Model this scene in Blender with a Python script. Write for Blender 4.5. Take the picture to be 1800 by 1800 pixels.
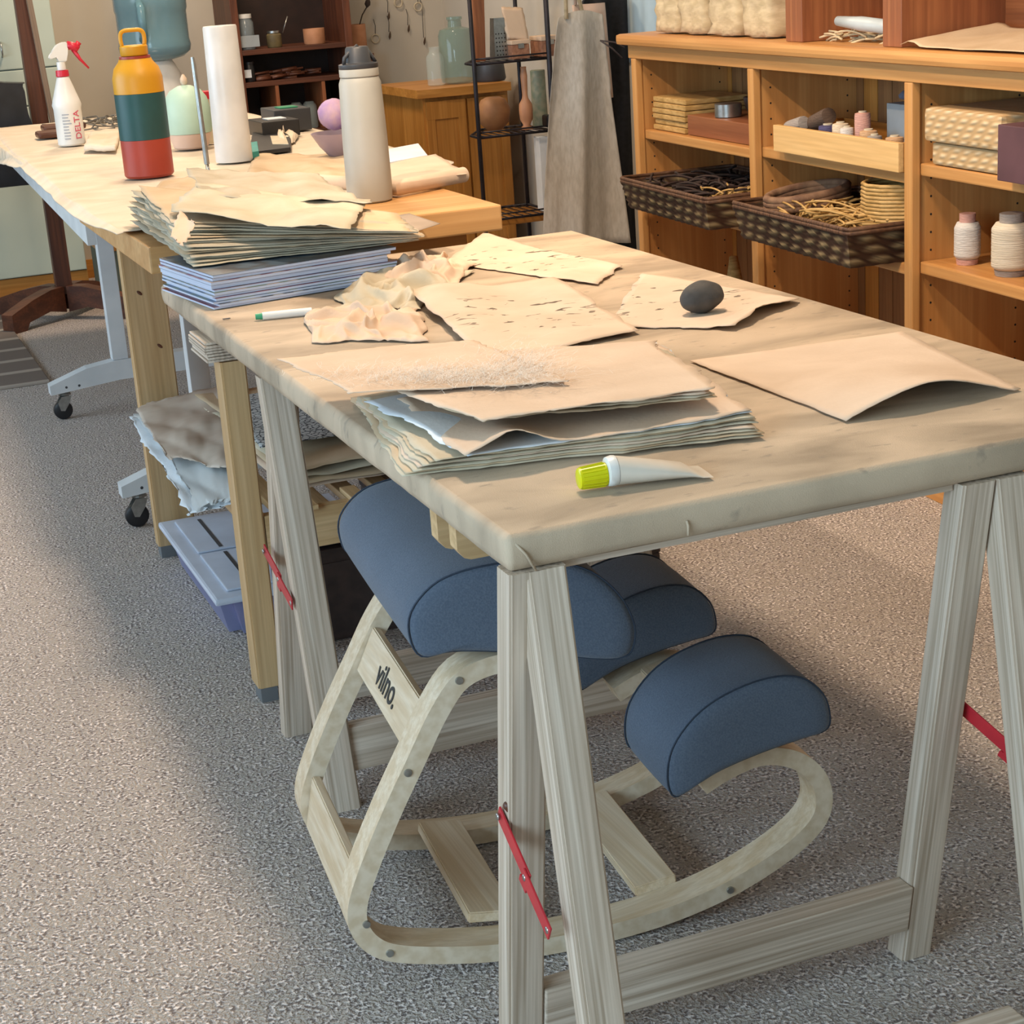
import bpy, bmesh, math, random
from mathutils import Vector, Matrix, noise
V = Vector
random.seed(7)
for o in list(bpy.data.objects):
    bpy.data.objects.remove(o)
C = bpy.context.scene.collection

# ------------------------------------------------------------------ camera
FPX = 3124.5
YAW, PIT, ROL = .3584, .3059, -.0702
CAM = V((-.6079, -1.6482, 1.3216))
_f = V((math.sin(YAW)*math.cos(PIT), math.cos(YAW)*math.cos(PIT), -math.sin(PIT)))
_r0 = V((math.cos(YAW), -math.sin(YAW), 0)); _u0 = _r0.cross(_f)
_r = math.cos(ROL)*_r0 + math.sin(ROL)*_u0
_u = -math.sin(ROL)*_r0 + math.cos(ROL)*_u0
cam = bpy.data.cameras.new('camera'); camo = bpy.data.objects.new('camera', cam); C.objects.link(camo)
cam.sensor_width = 36; cam.lens = 36*FPX/1800; cam.clip_start = .05; cam.clip_end = 60
camo.matrix_world = Matrix(((_r.x, _u.x, -_f.x, CAM.x), (_r.y, _u.y, -_f.y, CAM.y), (_r.z, _u.z, -_f.z, CAM.z), (0, 0, 0, 1)))
bpy.context.scene.camera = camo

def lin(c):
    c = c/255
    return c/12.92 if c <= .04045 else ((c+.055)/1.055)**2.4
def col(h):
    return (lin(int(h[0:2], 16)), lin(int(h[2:4], 16)), lin(int(h[4:6], 16)), 1)

# ------------------------------------------------------------------ world, lights, exposure
w = bpy.data.worlds.new('world'); bpy.context.scene.world = w; w.use_nodes = True
w.node_tree.nodes['Background'].inputs[0].default_value = (.62, .78, 1, 1)
w.node_tree.nodes['Background'].inputs[1].default_value = 1.2
def area(name, loc, rot, sx, sy, power, c):
    l = bpy.data.lights.new(name, 'AREA'); l.shape = 'RECTANGLE'; l.size = sx; l.size_y = sy; l.energy = power; l.color = c
    o = bpy.data.objects.new(name, l); C.objects.link(o); o.location = loc; o.rotation_euler = rot
    return o
WARM = (1, .77, .56)
area('window_light_near', (-2.72, -1.5, 1.45), (0, -math.pi/2, 0), 1.3, 2.4, 125, (.55, .80, 1))
area('window_light_far', (-2.72, 3.6, 1.45), (0, -math.pi/2, 0), 1.3, 2.6, 72, (.60, .81, 1))
area('ceiling_lamp_near', (.55, 1.25, 2.84), (0, 0, 0), .3, .3, 50, WARM)
area('ceiling_lamp_far', (.4, 3.4, 2.84), (0, 0, 0), .35, .35, 36, WARM)
area('back_fill_light', (.8, 5.5, 2.84), (0, 0, 0), .4, .4, 44, WARM)  # added fill that brightens the back of the room, not a known fixture
def spot(name, loc, target, power, cone):
    l = bpy.data.lights.new(name, 'SPOT'); l.energy = power; l.color = WARM; l.spot_size = math.radians(cone); l.spot_blend = .6; l.shadow_soft_size = .04
    o = bpy.data.objects.new(name, l); C.objects.link(o); o.location = loc; o.rotation_euler = (V(target)-V(loc)).to_track_quat('-Z', 'Y').to_euler()
spot('track_spot_shelf', (-.62, 1.0, 2.82), (1.95, 2.45, .42), 200, 50)
sc = bpy.context.scene
sc.view_settings.view_transform = 'Standard'; sc.view_settings.look = 'None'
sc.view_settings.exposure = .0; sc.view_settings.gamma = 1; sc.view_settings.use_curve_mapping = False

# ------------------------------------------------------------------ photo point -> place in the room
def ray(px, py): return _f + (px-900)/FPX*_r - (py-900)/FPX*_u
def pn(px, py, n, d):
    D = ray(px, py); return CAM + D*((d-n.dot(CAM))/n.dot(D))
def PZ(px, py, z): return pn(px, py, V((0, 0, 1)), z)
def PY(px, py, y): return pn(px, py, V((0, 1, 0)), y)
def PX(px, py, x): return pn(px, py, V((1, 0, 0)), x)

# ------------------------------------------------------------------ materials
def base_mat(name, rough=.6, metal=0, **kw):
    m = bpy.data.materials.new(name); m.use_nodes = True
    b = m.node_tree.nodes['Principled BSDF']
    b.inputs['Roughness'].default_value = rough; b.inputs['Metallic'].default_value = metal
    for k, v in kw.items(): b.inputs[k.replace('_', ' ')].default_value = v
    return m, m.node_tree, b
def mix_node(nt, fac, a, b_):
    n = nt.nodes.new('ShaderNodeMix'); n.data_type = 'RGBA'
    if isinstance(fac, (int, float)): n.inputs[0].default_value = fac
    else: nt.links.new(fac, n.inputs[0])
    for i, v in ((6, a), (7, b_)):
        if isinstance(v, (tuple, list)): n.inputs[i].default_value = v
        else: nt.links.new(v, n.inputs[i])
    return n.outputs[2]
def coords(nt, scale):
    t = nt.nodes.new('ShaderNodeTexCoord'); mp = nt.nodes.new('ShaderNodeMapping')
    nt.links.new(t.outputs['Object'], mp.inputs[0]); mp.inputs['Scale'].default_value = scale
    return mp.outputs[0]
def noise_fac(nt, scale, detail=3, lo=.35, hi=.65, dist=0.0):
    c = coords(nt, scale if isinstance(scale, tuple) else (scale,)*3)
    n = nt.nodes.new('ShaderNodeTexNoise'); n.inputs['Scale'].default_value = 1; n.inputs['Detail'].default_value = detail
    n.inputs['Distortion'].default_value = dist
    nt.links.new(c, n.inputs['Vector'])
    r = nt.nodes.new('ShaderNodeMapRange'); r.inputs[1].default_value = lo; r.inputs[2].default_value = hi
    nt.links.new(n.outputs['Fac'], r.inputs[0])
    return r.outputs[0]
def bump(nt, b, fac, strength, dist=.002):
    n = nt.nodes.new('ShaderNodeBump'); n.inputs['Strength'].default_value = strength; n.inputs['Distance'].default_value = dist
    nt.links.new(fac, n.inputs['Height']); nt.links.new(n.outputs[0], b.inputs['Normal'])
def M(name, c1, c2=None, scale=30, rough=.6, metal=0, bmp=0, detail=3, lo=.35, hi=.65, dist=0.0, **kw):
    m, nt, b = base_mat(name, rough, metal, **kw)
    if c2 is None:
        r, g, bl, _ = col(c1); c2c = (r*.86, g*.86, bl*.86, 1)
    else: c2c = col(c2)
    f = noise_fac(nt, scale, detail, lo, hi, dist)
    nt.links.new(mix_node(nt, f, col(c1), c2c), b.inputs['Base Color'])
    if bmp: bump(nt, b, f, bmp)
    return m
def wood(name, c1, c2, ax='z', n=55, rough=.55, stretch=1.6, streak=.55):
    m, nt, b = base_mat(name, rough)
    sc_ = {'x': (stretch, n, n), 'y': (n, stretch, n), 'z': (n, n, stretch)}[ax]
    f1 = noise_fac(nt, sc_, 2, .38, .62, .6)
    sc2 = tuple(v*5 if v > 5 else v*2 for v in sc_)
    f2 = noise_fac(nt, sc2, 2, .35, .7)
    a = mix_node(nt, f1, col(c1), col(c2))
    r, g, bl, _ = col(c2)
    mm = nt.nodes.new('ShaderNodeMath'); mm.operation = 'MULTIPLY'; mm.inputs[1].default_value = streak
    nt.links.new(f2, mm.inputs[0])
    out = mix_node(nt, mm.outputs[0], a, (r*.72, g*.7, bl*.66, 1))
    nt.links.new(out, b.inputs['Base Color']); bump(nt, b, f2, .12, .001)
    return m
def glassy(name, c, alpha=.35, rough=.08):
    m, nt, b = base_mat(name, rough)
    b.inputs['Base Color'].default_value = col(c); b.inputs['Alpha'].default_value = alpha
    return m

mt = {}
for ax in 'xyz':
    mt['pine_'+ax] = wood('pale_pine_'+ax, 'E0D0BE', 'C6B29E', ax, 34, .55, 1.4, 1.1)
    mt['ash_'+ax] = wood('bent_plywood_'+ax, 'E4D0B4', 'D3B996', ax, 60, .45, 1.2, .3)
    mt['knotty_'+ax] = wood('yellow_pine_'+ax, 'D2B184', 'BF9B6C', ax, 30, .5)
    mt['honey_'+ax] = wood('honey_wood_'+ax, 'D09A5C', 'BE854A', ax, 22, .42, 1.2, .35)
    mt['dark_'+ax] = wood('dark_brown_wood_'+ax, '6A3C26', '4C2A1C', ax, 25, .45)
    mt['red_'+ax] = wood('reddish_wood_'+ax, 'A0653F', '8A5233', ax, 25, .45)
    mt['cab_'+ax] = wood('cabinet_pine_'+ax, 'C08640', 'A9712F', ax, 20, .4)
mt['paint_white'] = M('white_painted_steel', 'D9DCDD', 'C9CDCF', 8, .4)
mt['rubber'] = M('grey_rubber', '6E7072', None, 20, .7)
mt['black'] = M('black_plastic', '1A1A1C', '232326', 20, .4)
mt['blackcloth'] = M('black_cloth', '0C0C0E', '17171A', 60, .9)
mt['iron'] = M('black_iron', '17151A', '262028', 20, .5, .3)
mt['red'] = M('red_enamel', 'C22A33', 'AE2430', 20, .35)
mt['redplastic'] = M('red_plastic', 'CC2238', None, 20, .35)
mt['metal'] = M('steel', 'B4B4B0', 'A0A09C', 60, .3, .9)
mt['wall'] = M('wall_paint', 'BEB6A8', 'B8B0A2', 3, .85)
mt['paleg'] = M('pale_green_paint', 'B9C2B2', 'B2BAAA', 3, .6)
mt['ceil'] = M('ceiling_paint', 'D8D2C6', None, 3, .9)

# carpet
def carpet():
    m, nt, b = base_mat('speckled_carpet', .95)
    f1 = noise_fac(nt, 170, 3, .40, .60)
    f2 = noise_fac(nt, 95, 2, .42, .60)
    f3 = noise_fac(nt, 1.3, 2, .3, .7)
    a = mix_node(nt, f1, col('665B57'), col('F2E6DF'))
    a2 = mix_node(nt, f2, a, col('BDB2A8'))
    mm = nt.nodes.new('ShaderNodeMath'); mm.operation = 'MULTIPLY'; mm.inputs[1].default_value = .18
    nt.links.new(f3, mm.inputs[0])
    nt.links.new(mix_node(nt, mm.outputs[0], a2, col('AEA298')), b.inputs['Base Color'])
    bump(nt, b, f1, .8, .006)
    return m
mt['carpet'] = carpet()
def canvas():
    m, nt, b = base_mat('stained_canvas', .8)
    f1 = noise_fac(nt, (3.5, 8, 3), 5, .38, .66, .8)
    f2 = noise_fac(nt, (24, 60, 24), 3, .63, .70)
    f4 = noise_fac(nt, 700, 1, .3, .7)
    a = mix_node(nt, f1, col('C6B096'), col('9A8872'))
    mm = nt.nodes.new('ShaderNodeMath'); mm.operation = 'MULTIPLY'; mm.inputs[1].default_value = .5
    nt.links.new(f2, mm.inputs[0])
    nt.links.new(mix_node(nt, mm.outputs[0], a, col('857A6C')), b.inputs['Base Color'])
    bump(nt, b, f4, .25, .0006)
    return m
mt['canvas'] = canvas()
def paper(name, c1, c2, rough=.8):
    m, nt, b = base_mat(name, rough)
    f1 = noise_fac(nt, (7, 9, 7), 4, .35, .68, .5); f2 = noise_fac(nt, 160, 2, .3, .7)
    nt.links.new(mix_node(nt, f1, col(c1), col(c2)), b.inputs['Base Color'])
    bump(nt, b, f2, .2, .0008)
    return m
mt['paper'] = paper('cream_handmade_paper', 'D8C0A8', 'CAB198')
mt['paper2'] = paper('tan_handmade_paper', 'CCB494', 'BCA280')
mt['paper3'] = paper('greyish_handmade_paper', 'C8BCA4', 'B5A88E')
mt['paper_white'] = paper('white_paper', 'DDE2E6', 'CFD6DC')
mt['tissue'] = paper('pink_beige_tissue', 'DCC2A8', 'CBAE94')
mt['cloth'] = paper('cream_cover_cloth', 'DCCCB6', 'CCBBA2')
def leafprint():
    m, nt, b = base_mat('leaf_flecked_paper', .8)
    f1 = noise_fac(nt, (7, 9, 7), 4, .35, .68, .5)
    a = mix_node(nt, f1, col('D8C0A8'), col('CAB198'))
    f2 = noise_fac(nt, (24, 50, 24), 2, .635, .65, .8)
    # flecks only within the middle of the sheet
    t = nt.nodes.new('ShaderNodeTexCoord'); g = nt.nodes.new('ShaderNodeTexGradient'); g.gradient_type = 'SPHERICAL'
    mp = nt.nodes.new('ShaderNodeMapping'); mp.inputs['Scale'].default_value = (6.5, 5.5, 3); mp.inputs['Location'].default_value = (0, 0, 0)
    nt.links.new(t.outputs['Object'], mp.inputs[0]); nt.links.new(mp.outputs[0], g.inputs[0])
    r = nt.nodes.new('ShaderNodeMapRange'); r.inputs[1].default_value = 0; r.inputs[2].default_value = .35
    nt.links.new(g.outputs['Fac'], r.inputs[0])
    mm = nt.nodes.new('ShaderNodeMath'); mm.operation = 'MULTIPLY'
    nt.links.new(f2, mm.inputs[0]); nt.links.new(r.outputs[0], mm.inputs[1])
    nt.links.new(mix_node(nt, mm.outputs[0], a, col('5E5040')), b.inputs['Base Color'])
    return m
mt['leaf'] = leafprint()
def denim():
    m, nt, b = base_mat('slate_blue_upholstery', .9)
    f1 = noise_fac(nt, 420, 2, .3, .7); f2 = noise_fac(nt, 9, 3, .3, .7)
    a = mix_node(nt, f1, col('4C5768'), col('606B7A')); mm = nt.nodes.new('ShaderNodeMath'); mm.operation = 'MULTIPLY'; mm.inputs[1].default_value = .3
    nt.links.new(f2, mm.inputs[0])
    nt.links.new(mix_node(nt, mm.outputs[0], a, col('434E5E')), b.inputs['Base Color'])
    b.inputs['Sheen Weight'].default_value = .15
    bump(nt, b, f1, .3, .0008)
    return m
mt['denim'] = denim()
def weave(name, c1, c2, s, rough=.6, diag=False, bm=.8):
    m, nt, b = base_mat(name, rough)
    c = coords(nt, (1, 1, 1))
    outs = []
    for k, d in enumerate(('X', 'Z') if not diag else ('DIAGONAL', 'Z')):
        wv = nt.nodes.new('ShaderNodeTexWave'); wv.wave_type = 'BANDS'; wv.bands_direction = 'Y' if (d == 'X') else d
        wv.inputs['Scale'].default_value = s if k == 0 else s*1.3; wv.inputs['Distortion'].default_value = 1.2; wv.inputs['Detail'].default_value = 1
        nt.links.new(c, wv.inputs[0]); outs.append(wv.outputs['Fac'])
    mm = nt.nodes.new('ShaderNodeMath'); mm.operation = 'MULTIPLY'
    nt.links.new(outs[0], mm.inputs[0]); nt.links.new(outs[1], mm.inputs[1])
    nt.links.new(mix_node(nt, mm.outputs[0], col(c1), col(c2)), b.inputs['Base Color'])
    bump(nt, b, mm.outputs[0], bm, .004)
    return m
mt['wicker'] = weave('dark_wicker', '3A2418', '94825F', 9, .6, True, 1.0)
mt['wicker_rim'] = M('dark_wicker_rim', '4A3022', '705038', (40, 200, 40), .6, bmp=.5)
mt['straw'] = weave('pale_palm_weave', 'B8976A', 'D8C19A', 15, .6, True, .6)
mt['straw2'] = M('straw', 'C9A468', 'A98448', (30, 30, 120), .6)
mt['glass'] = glassy('clear_glass', 'C8DAD6', .22, .05)
mt['glassg'] = glassy('greenish_glass', '6E9086', .42, .05)
mt['bluejug'] = glassy('blue_water_jug', '6F98A6', .72, .15)
mt['bin'] = glassy('lilac_translucent_plastic', '9A9EC8', .58, .3)
mt['binlid'] = M('pale_lilac_plastic', 'CCD3E2', None, 10, .35)
mt['film'] = glassy('clear_plastic_film', 'E0E4E4', .6, .25)
mt['curtain'] = M('pale_blue_plastic_sheet', 'B8CCD4', 'A9BEC8', 6, .3)
mt['white'] = M('white_plastic', 'E4E2DC', None, 10, .35)
mt['glue'] = M('white_glue_tube', 'D9CFC0', 'CFC4B4', 20, .35)
mt['yellow'] = M('yellow_cap', 'D6D200', 'C6C000', 20, .35)
mt['green'] = M('green_cap', '3C9A70', None, 20, .4)
mt['mustard'] = M('mustard_enamel', 'D89A14', 'CE9010', 10, .45)
mt['teal'] = M('dark_teal_enamel', '1F4D4C', '1B4544', 10, .45)
mt['brick'] = M('brick_red_enamel', 'A63C28', '9C3624', 10, .45)
mt['greybot'] = M('grey_powder_coat', 'A9A69C', 'A29F95', 10, .5)
mt['charcoal'] = M('charcoal_plastic', '3C3E42', None, 10, .45)
mt['mint'] = M('mint_silicone', 'B2CDBA', 'A9C4B1', 10, .5)
mt['pinkish'] = M('pale_pink_plastic', 'D9BBA8', None, 10, .5)
mt['pinkpaper'] = M('pink_mottled_paper', 'C9A6B0', 'A98BB8', 25, .7, bmp=.4)
mt['stone'] = M('dark_grey_stone', '4E4A46', '3C3936', 35, .75, bmp=.5, detail=6)
mt['linen'] = M('grey_linen', 'B2ACA2', 'A39D92', (90, 90, 30), .9, bmp=.3)
mt['linen2'] = M('beige_linen_bundle', 'CDB995', 'B8A480', (20, 20, 60), .9, bmp=.5)
mt['totecl'] = M('pinkish_canvas', 'C9AC98', None, 30, .9)
mt['bowl'] = M('mauve_ceramic', 'A08E98', None, 10, .35)
mt['terr'] = M('terracotta', 'C08A66', 'B27C58', 20, .7)
mt['cover'] = M('magazine_cover', '8E5A66', '3C4048', 18, .35, lo=.45, hi=.55)
mt['pages'] = M('magazine_pages', 'D2D8E8', 'B6BED4', (5, 5, 900), .7)
mt['reflection_solid'] = M('dull_tan_reflection', '9A6C44', '8A5E3A', 20, .6)  # tan colour imitating the reflection on the pine cabinet
mt['mauve'] = M('purple_brown_box', '5C3C40', '523438', 10, .7)
mt['bluegrey'] = M('blue_grey_plastic', '9CA4A8', None, 15, .5)
mt['ink'] = M('black_print', '22211E', None, 10, .6)
mt['redink'] = M('pink_red_print', 'CC5A6E', None, 10, .5)
mt['navy'] = M('navy_fabric', '1E2444', '171B36', 40, .8)
mt['pipe'] = M('dark_blue_piping', '333D4C', '2B3442', 60, .9)
mt['brownbox'] = M('dark_brown_leatherette', '4A3C38', '3A302E', 30, .6)
mt['rug'] = None
def stripe_rug():
    m, nt, b = base_mat('striped_grey_brown_rug', .95)
    wv = nt.nodes.new('ShaderNodeTexWave'); wv.bands_direction = 'Y'; wv.inputs['Scale'].default_value = 1.45; wv.inputs['Distortion'].default_value = .2
    nt.links.new(coords(nt, (1, 1, 1)), wv.inputs[0])
    r = nt.nodes.new('ShaderNodeMapRange'); r.inputs[1].default_value = .86; r.inputs[2].default_value = .95
    nt.links.new(wv.outputs['Fac'], r.inputs[0])
    nt.links.new(mix_node(nt, r.outputs[0], col('6C6058'), col('A09488')), b.inputs['Base Color'])
    return m
mt['rug'] = stripe_rug()
def doily():
    m, nt, b = base_mat('black_and_white_patterned_paper', .7)
    v = nt.nodes.new('ShaderNodeTexVoronoi'); v.feature = 'DISTANCE_TO_EDGE'; v.inputs['Scale'].default_value = 75
    nt.links.new(coords(nt, (1, 1, 1)), v.inputs['Vector'])
    r = nt.nodes.new('ShaderNodeMapRange'); r.inputs[1].default_value = .04; r.inputs[2].default_value = .1
    nt.links.new(v.outputs['Distance'], r.inputs[0])
    nt.links.new(mix_node(nt, r.outputs[0], col('3A3E44'), col('C4C6C4')), b.inputs['Base Color'])
    return m
mt['doily'] = doily()

# ------------------------------------------------------------------ object helpers
WM = {}
def link(o, parent, mw):
    C.objects.link(o)
    if parent is not None:
        o.parent = parent; o.matrix_parent_inverse = WM[parent.name].inverted()
    o.matrix_basis = mw; WM[o.name] = mw.copy()
    return o
def tag(o, label=None, cat=None, group=None, kind=None):
    if label: o['label'] = label
    if cat: o['category'] = cat
    if group: o['group'] = group
    if kind: o['kind'] = kind
    return o
def thing(name, label, cat, loc=(0, 0, 0), group=None):
    o = bpy.data.objects.new(name, None); o.empty_display_size = .05
    link(o, None, Matrix.Translation(V(loc))); return tag(o, label, cat, group)
def obj(name, bm, m, parent=None, smooth=False, frame=None, origin=None, autos=None):
    """bm in world coordinates; frame: rotation matrix giving the local axes used for the grain"""
    bmesh.ops.recalc_face_normals(bm, faces=bm.faces[:])
    vs = [v.co for v in bm.verts]
    if origin is None:
        lo = V((min(v[i] for v in vs) for i in range(3))); hi = V((max(v[i] for v in vs) for i in range(3)))
        origin = (lo+hi)/2; origin.z = lo.z
    mw = Matrix.Translation(V(origin))
    if frame is not None: mw = mw @ frame.to_4x4()
    bm.transform(mw.inverted())
    me = bpy.data.meshes.new(name); bm.to_mesh(me); bm.free()
    for mm in (m if isinstance(m, (list, tuple)) else [m]): me.materials.append(mm)
    if smooth:
        for p in me.polygons: p.use_smooth = True
    o = bpy.data.objects.new(name, me); link(o, parent, mw)
    if autos: 
        md = o.modifiers.new('es', 'EDGE_SPLIT'); md.split_angle = math.radians(autos)
    return o
def nb(): return bmesh.new()
def face(bm, ids, mi=0):
    try:
        f = bm.faces.new(ids); f.material_index = mi; return f
    except ValueError: return None
def hexa(bm, p, mi=0):
    v = [bm.verts.new(q) for q in p]
    for ids in ((0, 3, 2, 1), (4, 5, 6, 7), (0, 1, 5, 4), (1, 2, 6, 5), (2, 3, 7, 6), (3, 0, 4, 7)):
        face(bm, [v[i] for i in ids], mi)
    return v
def box(bm, a, b, mi=0, bev=0):
    (x0, y0, z0), (x1, y1, z1) = a, b
    v = hexa(bm, [V(q) for q in ((x0, y0, z0), (x1, y0, z0), (x1, y1, z0), (x0, y1, z0), (x0, y0, z1), (x1, y0, z1), (x1, y1, z1), (x0, y1, z1))], mi)
    if bev:
        es = set(e for q in v for e in q.link_edges)
        bmesh.ops.bevel(bm, geom=list(es), offset=bev, segments=2, affect='EDGES', profile=.6)
def obox(bm, o, ex, ey, ez, mi=0, bev=0):
    o = V(o); ex = V(ex); ey = V(ey); ez = V(ez)
    v = hexa(bm, [o, o+ex, o+ex+ey, o+ey, o+ez, o+ex+ez, o+ex+ey+ez, o+ey+ez], mi)
    if bev:
        es = set(e for q in v for e in q.link_edges)
        bmesh.ops.bevel(bm, geom=list(es), offset=bev, segments=2, affect='EDGES', profile=.6)
def bar(name, A, B, wx, wy, m, parent, up=V((0, 1, 0)), bev=.002):
    """square timber from A to B; its width wx lies across up, wy along up; horizontally cut when 'level'"""
    A = V(A); B = V(B); d = (B-A).normalized(); s = d.cross(V(up)).normalized(); t = s.cross(d).normalized()
    bm = nb(); obox(bm, A-s*wx/2-t*wy/2, s*wx, t*wy, B-A, 0, bev)
    fr = Matrix((s, t, d)).transposed()
    return obj(name, bm, m, parent, frame=fr, origin=A)
def leg_box(name, P0, P1, wx, wy, m, parent):
    """splayed leg cut level at both ends: P0, P1 near-left corners"""
    P0 = V(P0); P1 = V(P1); bm = nb(); a = V((wx, 0, 0)); b = V((0, wy, 0))
    v = hexa(bm, [P0, P0+a, P0+a+b, P0+b, P1, P1+a, P1+a+b, P1+b])
    es = [e for e in bm.edges if abs((e.verts[0].co-e.verts[1].co).normalized().z) > .5]
    bmesh.ops.bevel(bm, geom=es, offset=.003, segments=2, affect='EDGES')
    d = (P1-P0).normalized(); s = V((1, 0, 0)); s = (s-d*s.dot(d)).normalized(); t = d.cross(s)
    return obj(name, bm, m, parent, frame=Matrix((s, t, d)).transposed(), origin=P0)
def ring(bm, c, ax, ay, n=12): return [bm.verts.new(c+ax*math.cos(2*math.pi*i/n)+ay*math.sin(2*math.pi*i/n)) for i in range(n)]
def tube(bm, pts, r, n=8, mi=0, cap=True, closed=False):
    pts = [V(p) for p in pts]; rs = r if isinstance(r, (list, tuple)) else [r]*len(pts)
    prev = None; rows = []
    L = len(pts)
    for i, p in enumerate(pts):
        if closed: d = pts[(i+1) % L]-pts[i-1]
        else: d = pts[min(i+1, L-1)]-pts[max(i-1, 0)]
        if d.length < 1e-9: d = V((0, 0, 1))
        d.normalize()
        if prev is None:
            prev = d.orthogonal().normalized()
        s = (prev-d*prev.dot(d))
        s = s.normalized() if s.length > 1e-6 else d.orthogonal().normalized()
        prev = s; t = d.cross(s)
        rows.append(ring(bm, p, s*rs[i], t*rs[i], n))
    rng = range(L) if closed else range(L-1)
    for i in rng:
        a, b = rows[i], rows[(i+1) % L]
        for k in range(n): face(bm, [a[k], a[(k+1) % n], b[(k+1) % n], b[k]], mi)
    if cap and not closed:
        face(bm, rows[0][::-1], mi); face(bm, rows[-1], mi)
def lathe(bm, c, prof, n=28, mi=0, axis=V((0, 0, 1)), cap=True, sx=1, sy=1):
    c = V(c); axis = V(axis).normalized(); s = axis.orthogonal().normalized() if abs(axis.z) < .99 else V((1, 0, 0)); t = axis.cross(s)
    rows = [ring(bm, c+axis*z, s*max(r, 1e-4)*sx, t*max(r, 1e-4)*sy, n) for r, z in prof]
    for a, b in zip(rows, rows[1:]):
        for k in range(n): face(bm, [a[k], a[(k+1) % n], b[(k+1) % n], b[k]], mi)
    if cap: face(bm, rows[0][::-1], mi); face(bm, rows[-1], mi)
def prism(bm, poly, ext, mi=0):
    a = [bm.verts.new(V(p)) for p in poly]; b = [bm.verts.new(V(p)+V(ext)) for p in poly]; n = len(a)
    face(bm, a[::-1], mi); face(bm, b, mi)
    for i in range(n): face(bm, [a[i], a[(i+1) % n], b[(i+1) % n], b[i]], mi)
def grid(bm, fn, nu, nv, mi=0, thick=0, wrap=False):
    """surface of fn(u, v) with real thickness straight down (or along a vector)"""
    T = V((0, 0, -thick)) if isinstance(thick, (int, float)) else V(thick)
    top = [[bm.verts.new(fn(i/nu, j/nv)) for j in range(nv+1)] for i in range(nu+1)]
    bot = [[bm.verts.new(top[i][j].co+T) for j in range(nv+1)] for i in range(nu+1)]
    for i in range(nu):
        for j in range(nv):
            face(bm, [top[i][j], top[i+1][j], top[i+1][j+1], top[i][j+1]], mi)
            face(bm, [bot[i][j], bot[i][j+1], bot[i+1][j+1], bot[i+1][j]], mi)
    for i in range(nu):
        face(bm, [top[i][0], bot[i][0], bot[i+1][0], top[i+1][0]], mi); face(bm, [top[i+1][nv], bot[i+1][nv], bot[i][nv], top[i][nv]], mi)
    for j in range(nv):
        face(bm, [top[0][j+1], bot[0][j+1], bot[0][j], top[0][j]], mi); face(bm, [top[nu][j], bot[nu][j], bot[nu][j+1], top[nu][j+1]], mi)
def catmull(pts, k=5, closed=False):
    pts = [V(p) for p in pts]; n = len(pts); out = []
    rng = range(n) if closed else range(n-1)
    for i in rng:
        p0 = pts[(i-1) % n] if closed or i > 0 else pts[0]; p1 = pts[i]; p2 = pts[(i+1) % n]; p3 = pts[(i+2) % n] if closed or i+2 < n else pts[-1]
        for j in range(k):
            t = j/k
            out.append(.5*((2*p1)+(p2-p0)*t+(2*p0-5*p1+4*p2-p3)*t*t+(3*p1-p0-3*p2+p3)*t**3))
    if not closed: out.append(pts[-1])
    return out
def nz(x, y, z=0): return noise.noise(V((x, y, z)))
def sheet(name, q, m, label=None, cat='paper', group=None, amp=.004, seed=0, n=26, deckle=.003, thick=.0009, fold=None, parent=None, freq=2.2, zmin=None, smooth=True):
    """sheet of paper: q = four corners (near-left, near-right, far-right, far-left)"""
    a, b, c, d = [V(p) for p in q]
    L1 = (b-a).length; L2 = (d-a).length
    def fn(u, v):
        e = 0
        p = a*(1-u)*(1-v)+b*u*(1-v)+c*u*v+d*(1-u)*v
        dx = (nz(v*6+seed, u*6, seed*3.1)+.5*nz(v*30+seed, u*30, 2))*deckle; dy = (nz(u*6-seed, v*6, seed*1.7)+.5*nz(u*30-seed, v*30, 5))*deckle
        ed = max(abs(u-.5), abs(v-.5))*2
        k = 1 if ed > .97 else 0
        p = p+((b-a).normalized()*dx+(d-a).normalized()*dy)*k*1.6
        p.z += amp*(nz(u*freq+seed*.7, v*freq-seed, seed)+.25*nz(u*freq*3, v*freq*3, seed))
        if fold: p.z += fold(u, v)
        if zmin is not None: p.z = max(p.z, zmin+thick)
        return p
    bm = nb(); grid(bm, fn, n, n, 0, thick)
    o = obj(name, bm, m, parent, smooth)
    return tag(o, label, cat if label else None, group)
def text(name, s, size, m, parent, mw, ext=.0004):
    cu = bpy.data.curves.new('txt', 'FONT'); cu.body = s; cu.size = size; cu.extrude = ext; cu.offset = size*.008; cu.align_x = 'CENTER'; cu.align_y = 'CENTER'
    t = bpy.data.objects.new('txt', cu); C.objects.link(t); bpy.context.view_layer.update()
    me = bpy.data.meshes.new_from_object(t.evaluated_get(bpy.context.evaluated_depsgraph_get()))
    bpy.data.objects.remove(t); me.materials.clear(); me.materials.append(m); me.name = name
    o = bpy.data.objects.new(name, me); link(o, parent, mw); return o
def struct(name, bm, m):
    o = obj(name, bm, m); o['kind'] = 'structure'; return o

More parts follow.
